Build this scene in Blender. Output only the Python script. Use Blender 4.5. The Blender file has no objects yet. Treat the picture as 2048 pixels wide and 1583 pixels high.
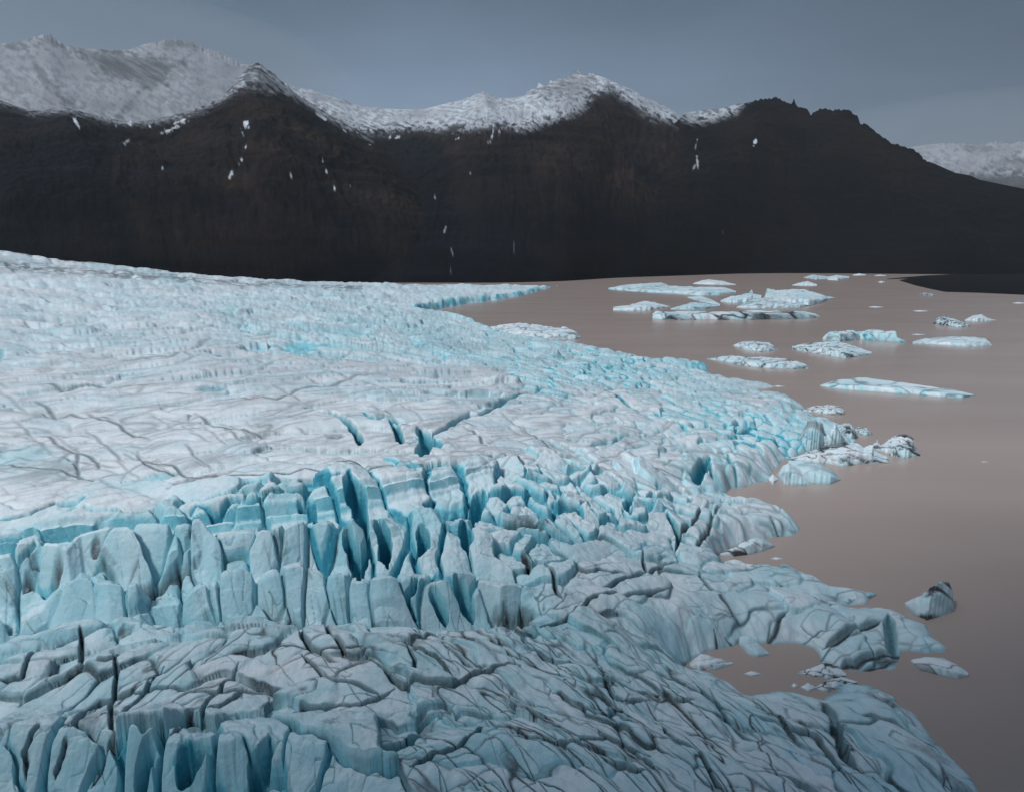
# Glacier tongue calving into a brown proglacial lake under dark snow-dusted mountains.
SUN_STRENGTH = 1.5
ZENITH = (0.168, 0.204, 0.246)
EXPOSURE = 0.76
HAZE = 0.000017
SHADE_CLOUD_EDGE = -95.0
import bpy, math
import numpy as np

f4 = np.float32
PW, PH, FPX = 2048.0, 1583.0, 1384.0          # survey picture size and focal length used for traced bearings
PITCH = math.radians(11.3)
HC = 70.0                                     # drone height above the lake
CP, SP = math.cos(PITCH), math.sin(PITCH)
rng = np.random.default_rng(11)

scene = bpy.context.scene
col = scene.collection

# ------------------------------------------------------------------ helpers
def bearing(x, y):
    """traced bearing -> azimuth, tangent of depression"""
    x = np.asarray(x, float); y = np.asarray(y, float)
    dx = x - PW / 2; dy = y - PH / 2
    fw = FPX * CP - dy * SP; dn = FPX * SP + dy * CP
    return np.arctan2(dx, fw), dn / np.hypot(dx, fw)

def on_plane(x, y, z=0.0):
    th, td = bearing(x, y)
    r = (HC - z) / td
    return r * np.sin(th), r * np.cos(th)

def project(X, Y, Z):
    d = Z - HC
    cz = Y * CP - d * SP
    cy = Y * SP + d * CP
    return PW / 2 + FPX * X / cz, PH / 2 - FPX * cy / cz

_perm = {}
def perlin(x, y, seed=0):
    if seed not in _perm:
        g = np.random.default_rng(1000 + seed)
        p = g.permutation(256).astype(np.int32)
        a = g.random(256) * 2 * np.pi
        _perm[seed] = (np.concatenate([p, p]), np.cos(a).astype(f4), np.sin(a).astype(f4))
    p, gx, gy = _perm[seed]
    x = np.asarray(x, f4); y = np.asarray(y, f4)
    xi = np.floor(x).astype(np.int32); yi = np.floor(y).astype(np.int32)
    xf = x - xi; yf = y - yi
    xi &= 255; yi &= 255
    u = xf * xf * xf * (xf * (xf * 6 - 15) + 10); v = yf * yf * yf * (yf * (yf * 6 - 15) + 10)
    def c(ix, iy, fx, fy):
        h = p[p[ix] + iy]
        return gx[h] * fx + gy[h] * fy
    x1 = (xi + 1) & 255; y1 = (yi + 1) & 255
    a = c(xi, yi, xf, yf); b = c(x1, yi, xf - 1, yf)
    d = c(xi, y1, xf, yf - 1); e = c(x1, y1, xf - 1, yf - 1)
    a = a + u * (b - a); d = d + u * (e - d)
    return (a + v * (d - a)) * 1.5

def fbm(x, y, seed=0, oct=3, gain=0.5):
    s = 0; a = 1.0; k = 1.0
    for o in range(oct):
        s = s + a * perlin(x * k, y * k, seed + o); a *= gain; k *= 2.03
    return s

def sstep(a, b, x):
    t = np.clip((x - a) / (b - a), 0, 1)
    return t * t * (3 - 2 * t)

def in_poly(px, py, poly):
    ins = np.zeros(px.shape, bool)
    n = len(poly)
    for i in range(n):
        x0, y0 = poly[i]; x1, y1 = poly[(i + 1) % n]
        if y0 == y1: continue
        c = (y0 > py) != (y1 > py)
        ins ^= c & (px < (x1 - x0) * (py - y0) / (y1 - y0) + x0)
    return ins

def seg_d2(px, py, a, b):
    ax, ay = a; bx, by = b
    dx, dy = bx - ax, by - ay
    L = dx * dx + dy * dy + 1e-9
    t = np.clip(((px - ax) * dx + (py - ay) * dy) / L, 0, 1)
    return (px - ax - t * dx) ** 2 + (py - ay - t * dy) ** 2, t

def poly_sd(px, py, poly):
    d = np.full(px.shape, 1e12)
    n = len(poly)
    for i in range(n):
        d = np.minimum(d, seg_d2(px, py, poly[i], poly[(i + 1) % n])[0])
    d = np.sqrt(d)
    return np.where(in_poly(px, py, poly), d, -d)

def mesh_from(name, verts, quads, mat, attr=None, smooth=True):
    me = bpy.data.meshes.new(name)
    nv, nq = len(verts), len(quads)
    me.vertices.add(nv); me.vertices.foreach_set('co', np.ascontiguousarray(verts, f4).ravel())
    me.loops.add(nq * 4); me.loops.foreach_set('vertex_index', np.ascontiguousarray(quads, np.int32).ravel())
    me.polygons.add(nq)
    me.polygons.foreach_set('loop_start', np.arange(0, nq * 4, 4, dtype=np.int32))
    me.polygons.foreach_set('use_smooth', np.full(nq, smooth))
    if attr is not None:
        a = me.attributes.new('ice', 'FLOAT_COLOR', 'POINT')
        c = np.ones((nv, 4), f4); c[:, :attr.shape[1]] = attr
        a.data.foreach_set('color', c.ravel())
    me.update(calc_edges=True)
    me.materials.append(mat)
    o = bpy.data.objects.new(name, me); col.objects.link(o)
    return o

def grid_quads(nu, nv, ring=False):
    i = np.arange(nu - 1)[:, None] * nv; j = np.arange(nv if ring else nv - 1)[None, :]
    j1 = (j + 1) % nv
    a = i + j; b = i + nv + j; c = i + nv + j1; d = i + j1
    return np.stack([a, d, c, b], -1).reshape(-1, 4)

def tag(o, label=None, cat=None, group=None, kind=None):
    if label: o['label'] = label
    if cat: o['category'] = cat
    if group: o['group'] = group
    if kind: o['kind'] = kind
    return o

# ------------------------------------------------------------------ materials
def new_mat(name):
    m = bpy.data.materials.new(name); m.use_nodes = True
    nt = m.node_tree
    return m, nt, nt.nodes['Principled BSDF']

def N(nt, typ, **kw):
    n = nt.nodes.new(typ)
    for k, v in kw.items():
        if k.startswith('in_'):
            key = k[3:]; key = int(key) if key.isdigit() else key.replace('_', ' ')
            n.inputs[key].default_value = v
        else: setattr(n, k, v)
    return n

def mixc(nt, fac, a, b, mode='MIX'):
    n = nt.nodes.new('ShaderNodeMix'); n.data_type = 'RGBA'; n.blend_type = mode
    for s, v in ((0, fac), (6, a), (7, b)):
        if hasattr(v, 'is_output'): nt.links.new(v, n.inputs[s])
        else: n.inputs[s].default_value = v if not isinstance(v, tuple) else (*v, 1)
    return n.outputs[2]

def math_n(nt, op, a, b=None, clamp=False):
    n = nt.nodes.new('ShaderNodeMath'); n.operation = op; n.use_clamp = clamp
    for s, v in ((0, a), (1, b)):
        if v is None: continue
        if hasattr(v, 'is_output'): nt.links.new(v, n.inputs[s])
        else: n.inputs[s].default_value = v
    return n.outputs[0]

def ice_material(name, scale=1.0):
    m, nt, bs = new_mat(name)
    at = N(nt, 'ShaderNodeAttribute', attribute_name='ice')
    sp = N(nt, 'ShaderNodeSeparateColor'); nt.links.new(at.outputs['Color'], sp.inputs[0])
    tc = N(nt, 'ShaderNodeTexCoord')
    n1 = N(nt, 'ShaderNodeTexNoise', in_Scale=0.9 / scale, in_Detail=6.0, in_Roughness=0.6)
    n2 = N(nt, 'ShaderNodeTexNoise', in_Scale=0.12 / scale, in_Detail=4.0, in_Roughness=0.55)
    n3 = N(nt, 'ShaderNodeTexNoise', in_Scale=3.5 / scale, in_Detail=5.0, in_Roughness=0.65)
    for n in (n1, n2, n3): nt.links.new(tc.outputs['Object'], n.inputs['Vector'])
    tone = math_n(nt, 'ADD', sp.outputs[2], math_n(nt, 'MULTIPLY', math_n(nt, 'SUBTRACT', n2.outputs[0], 0.5), 0.9), True)
    c = mixc(nt, tone, (0.73, 0.79, 0.845), (0.33, 0.61, 0.70))
    # dusty grey weathering
    dust = math_n(nt, 'MULTIPLY', math_n(nt, 'SUBTRACT', n1.outputs[0], 0.52, True), 0.9, True)
    c = mixc(nt, dust, c, (0.47, 0.50, 0.54))
    # gritty specks frozen into the crust
    n5 = N(nt, 'ShaderNodeTexNoise', in_Scale=1.6 / scale, in_Detail=8.0, in_Roughness=0.8)
    nt.links.new(tc.outputs['Object'], n5.inputs['Vector'])
    grit = math_n(nt, 'MULTIPLY', math_n(nt, 'SUBTRACT', n5.outputs[0], 0.60, True), 3.2, True)
    c = mixc(nt, grit, c, (0.20, 0.21, 0.22))
    bl = math_n(nt, 'MULTIPLY', sp.outputs[0], math_n(nt, 'ADD', n1.outputs[0], 0.55), True)
    ramp = N(nt, 'ShaderNodeValToRGB')
    nt.links.new(bl, ramp.inputs[0])
    e = ramp.color_ramp.elements
    e[0].position = 0; e[0].color = (0.52, 0.75, 0.81, 1)
    e[1].position = 1; e[1].color = (0.04, 0.31, 0.43, 1)
    x = ramp.color_ramp.elements.new(0.5); x.color = (0.24, 0.60, 0.70, 1)
    c = mixc(nt, math_n(nt, 'MULTIPLY', bl, 1.8, True), c, ramp.outputs[0])
    dm = math_n(nt, 'MULTIPLY', sp.outputs[1], math_n(nt, 'ADD', math_n(nt, 'MULTIPLY', n3.outputs[0], 0.9), 0.55), True)
    c = mixc(nt, dm, c, (0.030, 0.030, 0.036))
    nt.links.new(c, bs.inputs['Base Color'])
    bs.inputs['Roughness'].default_value = 0.55
    bs.inputs['Specular IOR Level'].default_value = 0.35
    bp = N(nt, 'ShaderNodeBump', in_Strength=0.55, in_Distance=0.4 * scale)
    h = math_n(nt, 'ADD', n1.outputs[0], math_n(nt, 'MULTIPLY', n3.outputs[0], 0.35))
    nt.links.new(h, bp.inputs['Height']); nt.links.new(bp.outputs[0], bs.inputs['Normal'])
    return m

MAT_ICE = ice_material('glacier_ice')
MAT_BERG = ice_material('iceberg_ice')
MAT_FARBERG = ice_material('far_iceberg_ice', 4.0)

def rock_material(name, base, warm, snowc):
    m, nt, bs = new_mat(name)
    at = N(nt, 'ShaderNodeAttribute', attribute_name='ice')
    sp = N(nt, 'ShaderNodeSeparateColor'); nt.links.new(at.outputs['Color'], sp.inputs[0])
    tc = N(nt, 'ShaderNodeTexCoord')
    n1 = N(nt, 'ShaderNodeTexNoise', in_Scale=0.0035, in_Detail=7.0, in_Roughness=0.6)
    n2 = N(nt, 'ShaderNodeTexNoise', in_Scale=0.03, in_Detail=6.0, in_Roughness=0.65)
    for n in (n1, n2): nt.links.new(tc.outputs['Object'], n.inputs['Vector'])
    w = math_n(nt, 'MULTIPLY', math_n(nt, 'SUBTRACT', n1.outputs[0], 0.38, True), 3.0, True)
    c = mixc(nt, math_n(nt, 'MULTIPLY', w, sp.outputs[1]), base, warm)
    c = mixc(nt, math_n(nt, 'MULTIPLY', math_n(nt, 'SUBTRACT', n2.outputs[0], 0.45, True), 2.0, True), c, tuple(v * 0.55 for v in base))
    mpp = N(nt, 'ShaderNodeMapping', in_Scale=(0.0022, 0.0022, 0.03)); nt.links.new(tc.outputs['Object'], mpp.inputs[0])
    n4 = N(nt, 'ShaderNodeTexNoise', in_Scale=1.0, in_Detail=8.0, in_Roughness=0.7); nt.links.new(mpp.outputs[0], n4.inputs['Vector'])
    c = mixc(nt, math_n(nt, 'MULTIPLY', math_n(nt, 'SUBTRACT', n4.outputs[0], 0.50, True), 4.0, True), c, tuple(v * 2.0 + .0025 for v in base))
    c = mixc(nt, math_n(nt, 'MULTIPLY', math_n(nt, 'SUBTRACT', 0.47, n4.outputs[0], True), 5.0, True), c, tuple(v * 0.4 for v in base))
    c = mixc(nt, sp.outputs[0], c, snowc)
    nt.links.new(c, bs.inputs['Base Color'])
    bs.inputs['Roughness'].default_value = 0.95
    bs.inputs['Specular IOR Level'].default_value = 0.1
    bp = N(nt, 'ShaderNodeBump', in_Strength=0.6, in_Distance=12.0)
    nt.links.new(n2.outputs[0], bp.inputs['Height']); nt.links.new(bp.outputs[0], bs.inputs['Normal'])
    return m

SNOW = (0.60, 0.66, 0.74)
MAT_ROCK = rock_material('basalt_slope', (0.0030, 0.0050, 0.0080), (0.042, 0.0275, 0.0215), SNOW)
MAT_ROCKD = rock_material('dark_basalt_slope', (0.0026, 0.0034, 0.0050), (0.016, 0.012, 0.0105), SNOW)
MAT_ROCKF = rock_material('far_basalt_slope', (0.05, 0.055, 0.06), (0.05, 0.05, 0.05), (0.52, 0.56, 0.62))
# ------------------------------------------------------------------ glacier surface
# Traced bands across the tongue, near to far: (x, y, height).  Walls, moats and crests follow.
def fade(x, pts):
    return np.interp(x, [p[0] for p in pts], [p[1] for p in pts])

TH0, TH1, NC, NR = math.radians(-46), math.radians(46), 1600, 1400
TH = np.linspace(TH0, TH1, NC)
XS = PW / 2 + FPX * np.tan(TH) * 0.985          # rough picture x of each column (for fades only)

BANDS_R, BANDS_Z = [], []
def band(pts):
    P = np.array(pts, float)
    th, td = bearing(P[:, 0], P[:, 1])
    r = (HC - P[:, 2]) / td
    o = np.argsort(th)
    R = np.interp(TH, th[o], r[o]); Z = np.interp(TH, th[o], P[o, 2])
    if BANDS_R: R = np.maximum(R, BANDS_R[-1] + 0.35)
    BANDS_R.append(R); BANDS_Z.append(Z)
def band_r(pts):
    """skyline edge: (x, y, range)"""
    P = np.array(pts, float); th, td = bearing(P[:, 0], P[:, 1]); o = np.argsort(th)
    R = np.maximum(np.interp(TH, th[o], P[o, 2]), BANDS_R[-1] + 5); T = np.interp(TH, th[o], td[o])
    BANDS_R.append(R); BANDS_Z.append(HC - R * T)
def rel(dr, dz, w):
    """hidden moat / back edge behind the last band, weighted by w(x)"""
    wv = fade(XS, w)
    BANDS_R.append(BANDS_R[-1] + dr * (0.25 + 0.75 * wv)); BANDS_Z.append(BANDS_Z[-1] + dz * wv)
def foot_of(pts, dr, dz, w):
    """foot of a wall whose crest is pts, then the crest"""
    P = np.array(pts, float)
    th, td = bearing(P[:, 0], P[:, 1]); r = (HC - P[:, 2]) / td
    o = np.argsort(th)
    R = np.interp(TH, th[o], r[o]); Z = np.interp(TH, th[o], P[o, 2]); wv = fade(XS, w)
    RF = np.maximum(R - dr * (0.4 + 0.6 * wv), BANDS_R[-1] + 0.35)
    BANDS_R.append(RF); BANDS_Z.append(Z + dz * wv)
    R = np.maximum(R, RF + 0.5)
    BANDS_R.append(R); BANDS_Z.append(Z)

band([(-100, 2100, 7), (1000, 2100, 7), (1500, 2100, 4), (1900, 2100, 2)])
band([(-100, 1660, 5), (650, 1650, 5), (800, 1600, 8), (1200, 1590, 7), (1500, 1590, 4), (1800, 1590, 2)])
band([(-100, 1455, 13), (60, 1445, 13.3), (200, 1442, 13.5), (330, 1465, 13.2), (450, 1478, 13), (560, 1450, 13.5),
      (700, 1460, 12.5), (850, 1480, 11), (1000, 1470, 10.5), (1200, 1480, 8), (1500, 1480, 4.5), (1800, 1480, 2.5)])
band([(-100, 1425, 11.3), (400, 1425, 11.6), (700, 1420, 11.3), (850, 1440, 10), (1200, 1430, 8), (1500, 1430, 4.2), (1800, 1430, 2.5)])
band([(-100, 1360, 13.5), (0, 1345, 14), (150, 1303, 15.5), (240, 1292, 16), (370, 1262, 16.3), (440, 1260, 16.3),
      (600, 1262, 15.8), (720, 1290, 14.8), (850, 1292, 13.8), (1000, 1310, 12), (1200, 1330, 8.8), (1500, 1340, 3), (1800, 1340, 2.5)])
band([(-100, 1320, 12), (0, 1300, 12.8), (240, 1275, 13.8), (370, 1250, 14.4), (600, 1248, 14), (720, 1265, 13.2), (850, 1262, 12.8),
      (1000, 1275, 11.5), (1200, 1290, 9), (1500, 1290, 4), (1800, 1290, 2.5)])
band([(-100, 1275, 13.5), (60, 1252, 15), (150, 1217, 17), (260, 1206, 17.5), (350, 1214, 17.2), (500, 1210, 17), (560, 1235, 15.5),
      (750, 1230, 15), (950, 1242, 13.5), (1050, 1235, 12.5), (1200, 1230, 10), (1500, 1230, 5.5), (1800, 1230, 2.5)])
WC = [(40, 0.6), (100, 1), (980, 1), (1090, 0.1), (1200, 0)]
WB = [(-100, 1), (680, 1), (800, 0.6), (900, .35), (1000, 0.1), (1150, 0)]
WA = [(-100, 1), (680, 1), (900, 0.6), (1000, 0.1), (1100, 0)]
rel(2.0, -6.5, WC)
foot_of([(-100, 1240, 11), (40, 1235, 11), (90, 1212, 12), (120, 1170, 16), (160, 1133, 19), (210, 1143, 19), (270, 1150, 18.5),
         (302, 1190, 15), (370, 1172, 17), (400, 1145, 19), (470, 1132, 20), (540, 1130, 20), (600, 1124, 20.3), (650, 1140, 19.5),
         (760, 1145, 19.5), (840, 1142, 19), (900, 1136, 19), (960, 1130, 18.5), (1000, 1150, 17), (1060, 1165, 14.5),
         (1150, 1150, 13.3), (1250, 1125, 11.5), (1500, 1125, 4.5), (1800, 1125, 2)], 3.4, -8.0, WC)
rel(2.2, -0.5, WC); rel(0.9, -4.5, WC)
foot_of([(-100, 1100, 19), (0, 1095, 20), (70, 1070, 21.5), (130, 1085, 21.5), (160, 1062, 22.5), (220, 1045, 24), (330, 1043, 24.3),
         (400, 1033, 24.5), (425, 1055, 23), (480, 1050, 23.3), (560, 1040, 24), (610, 1022, 24.8), (690, 1025, 24.5), (740, 1008, 25),
         (800, 998, 25), (860, 1000, 24.5), (900, 1050, 21), (960, 1060, 19.5), (1050, 1045, 18.5), (1200, 1040, 14),
         (1400, 1035, 8), (1600, 1040, 3)], 4.2, -9.0, WB)
rel(2.4, -0.4, WB); rel(0.9, -5.0, WB)
foot_of([(-100, 1085, 20.5), (0, 1072, 21.5), (60, 1050, 22.3), (165, 1026, 23.5), (360, 1016, 23.5), (400, 1006, 24), (560, 985, 24.6),
         (700, 970, 25), (760, 960, 25), (830, 950, 24.8), (900, 940, 24.2), (1000, 935, 22), (1150, 935, 17.5), (1300, 950, 11.5),
         (1450, 985, 3), (1700, 985, 2)], 0.9, -5.5, WA)
I_A = len(BANDS_R) - 1
rel(6, 0.3, WA)
band([(-100, 962, 24), (0, 960, 24), (400, 945, 25.5), (700, 935, 25.8), (900, 925, 24.3), (1100, 925, 19), (1300, 930, 13), (1450, 950, 7), (1560, 950, 2)])
band([(0, 880, 26), (500, 880, 26.5), (900, 880, 23), (1200, 880, 16), (1450, 880, 9), (1650, 880, 2)])
band([(0, 800, 29), (500, 790, 28.5), (900, 780, 23), (1200, 790, 15), (1500, 800, 6), (1700, 815, 1)])
band([(0, 700, 33), (400, 700, 31), (700, 690, 25.5), (1000, 700, 16), (1250, 720, 7), (1400, 735, 2.5), (1600, 750, 1)])
band([(0, 620, 38), (400, 620, 34), (700, 625, 23), (860, 635, 13), (980, 660, 7), (1200, 690, 3)])
band([(0, 570, 44), (300, 580, 38), (600, 590, 27), (850, 605, 12), (1000, 590, 9), (1100, 575, 6)])
band_r([(-300, 470, 1150), (0, 497, 1150), (150, 518, 1150), (300, 535, 1150), (450, 549, 1150), (600, 559, 1200), (750, 563, 1300), (900, 567, 1500), (1125, 569, 1700)])
BANDS_R.append(BANDS_R[-1] + 160); BANDS_Z.append(BANDS_Z[-1] - 60)
BR = np.array(BANDS_R, f4); BZ = np.array(BANDS_Z, f4)      # (K, NC)
K = len(BR)

def base_z(R, cols=None):
    """height of the smooth surface at range R (NC x n)"""
    br = BR if cols is None else BR[:, cols]; bz = BZ if cols is None else BZ[:, cols]
    out = np.repeat(bz[0][:, None], R.shape[1], 1).astype(f4)
    for k in range(K - 1):
        r0 = br[k][:, None]; r1 = br[k + 1][:, None]
        m = R >= r0
        t = np.clip((R - r0) / (r1 - r0), 0, 1)
        out = np.where(m, bz[k][:, None] + (bz[k + 1] - bz[k])[:, None] * t, out)
    return out

RMIN, RMAX = 58.0, 1750.0
fine = np.exp(np.linspace(math.log(RMIN), math.log(RMAX), 2400)).astype(f4)
FZ = base_z(np.repeat(fine[None], NC, 0))                      # NC x 2400
V = (FZ - HC) / fine[None]
dv = np.diff(V, axis=1); dl = np.diff(np.log(fine))[None]
M = np.where(dv > 0, dv, -0.15 * dv) + 0.028 * dl
# soften between neighbouring columns so that the mesh rows run smoothly
ker = np.hanning(13); ker /= ker.sum()
Mp = np.pad(M, ((6, 6), (0, 0)), mode='edge')
M = sum(ker[i] * Mp[i:i + NC] for i in range(13))
CM = np.concatenate([np.zeros((NC, 1)), np.cumsum(M, 1)], 1)
RR = np.empty((NC, NR), f4)
tt = np.linspace(0, 1, NR)
for c in range(NC):
    RR[c] = np.interp(tt * CM[c, -1], CM[c], fine)
del M, Mp, CM, dv
ST, CT = np.sin(TH).astype(f4)[:, None], np.cos(TH).astype(f4)[:, None]
LR = np.log(RR); THG = np.repeat(TH.astype(f4)[:, None], NR, 1)
X = RR * ST; Y = RR * CT

DR = np.gradient(RR, axis=1)
def hit(x, y):
    """first meeting of a traced bearing with the surface"""
    th, td = bearing(x, y)
    c = int(np.clip(round((th - TH0) / (TH1 - TH0) * (NC - 1)), 0, NC - 1))
    below = FZ[c] >= HC - fine * td
    i = int(np.argmax(below)) if below.any() else len(fine) - 1
    r = float(fine[i]); return r * math.sin(th), r * math.cos(th), float(FZ[c, i])

def window(cx, cy, R):
    rc = math.hypot(cx, cy); th = math.atan2(cx, cy)
    da = math.asin(min(0.99, R / max(rc, R * 1.02)))
    k = (NC - 1) / (TH1 - TH0)
    c0 = max(0, int((th - da - TH0) * k)); c1 = min(NC, int((th + da - TH0) * k) + 2)
    if c1 - c0 < 1: return None
    lo, hi = NR, 0
    for c in {c0, (c0 + c1) // 2, c1 - 1}:
        a, b = np.searchsorted(RR[c], (rc - R, rc + R)); lo = min(lo, a); hi = max(hi, b)
    lo = max(0, lo - 2); hi = min(NR, hi + 2)
    if hi - lo < 1: return None
    return slice(c0, c1), slice(lo, hi)

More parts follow.
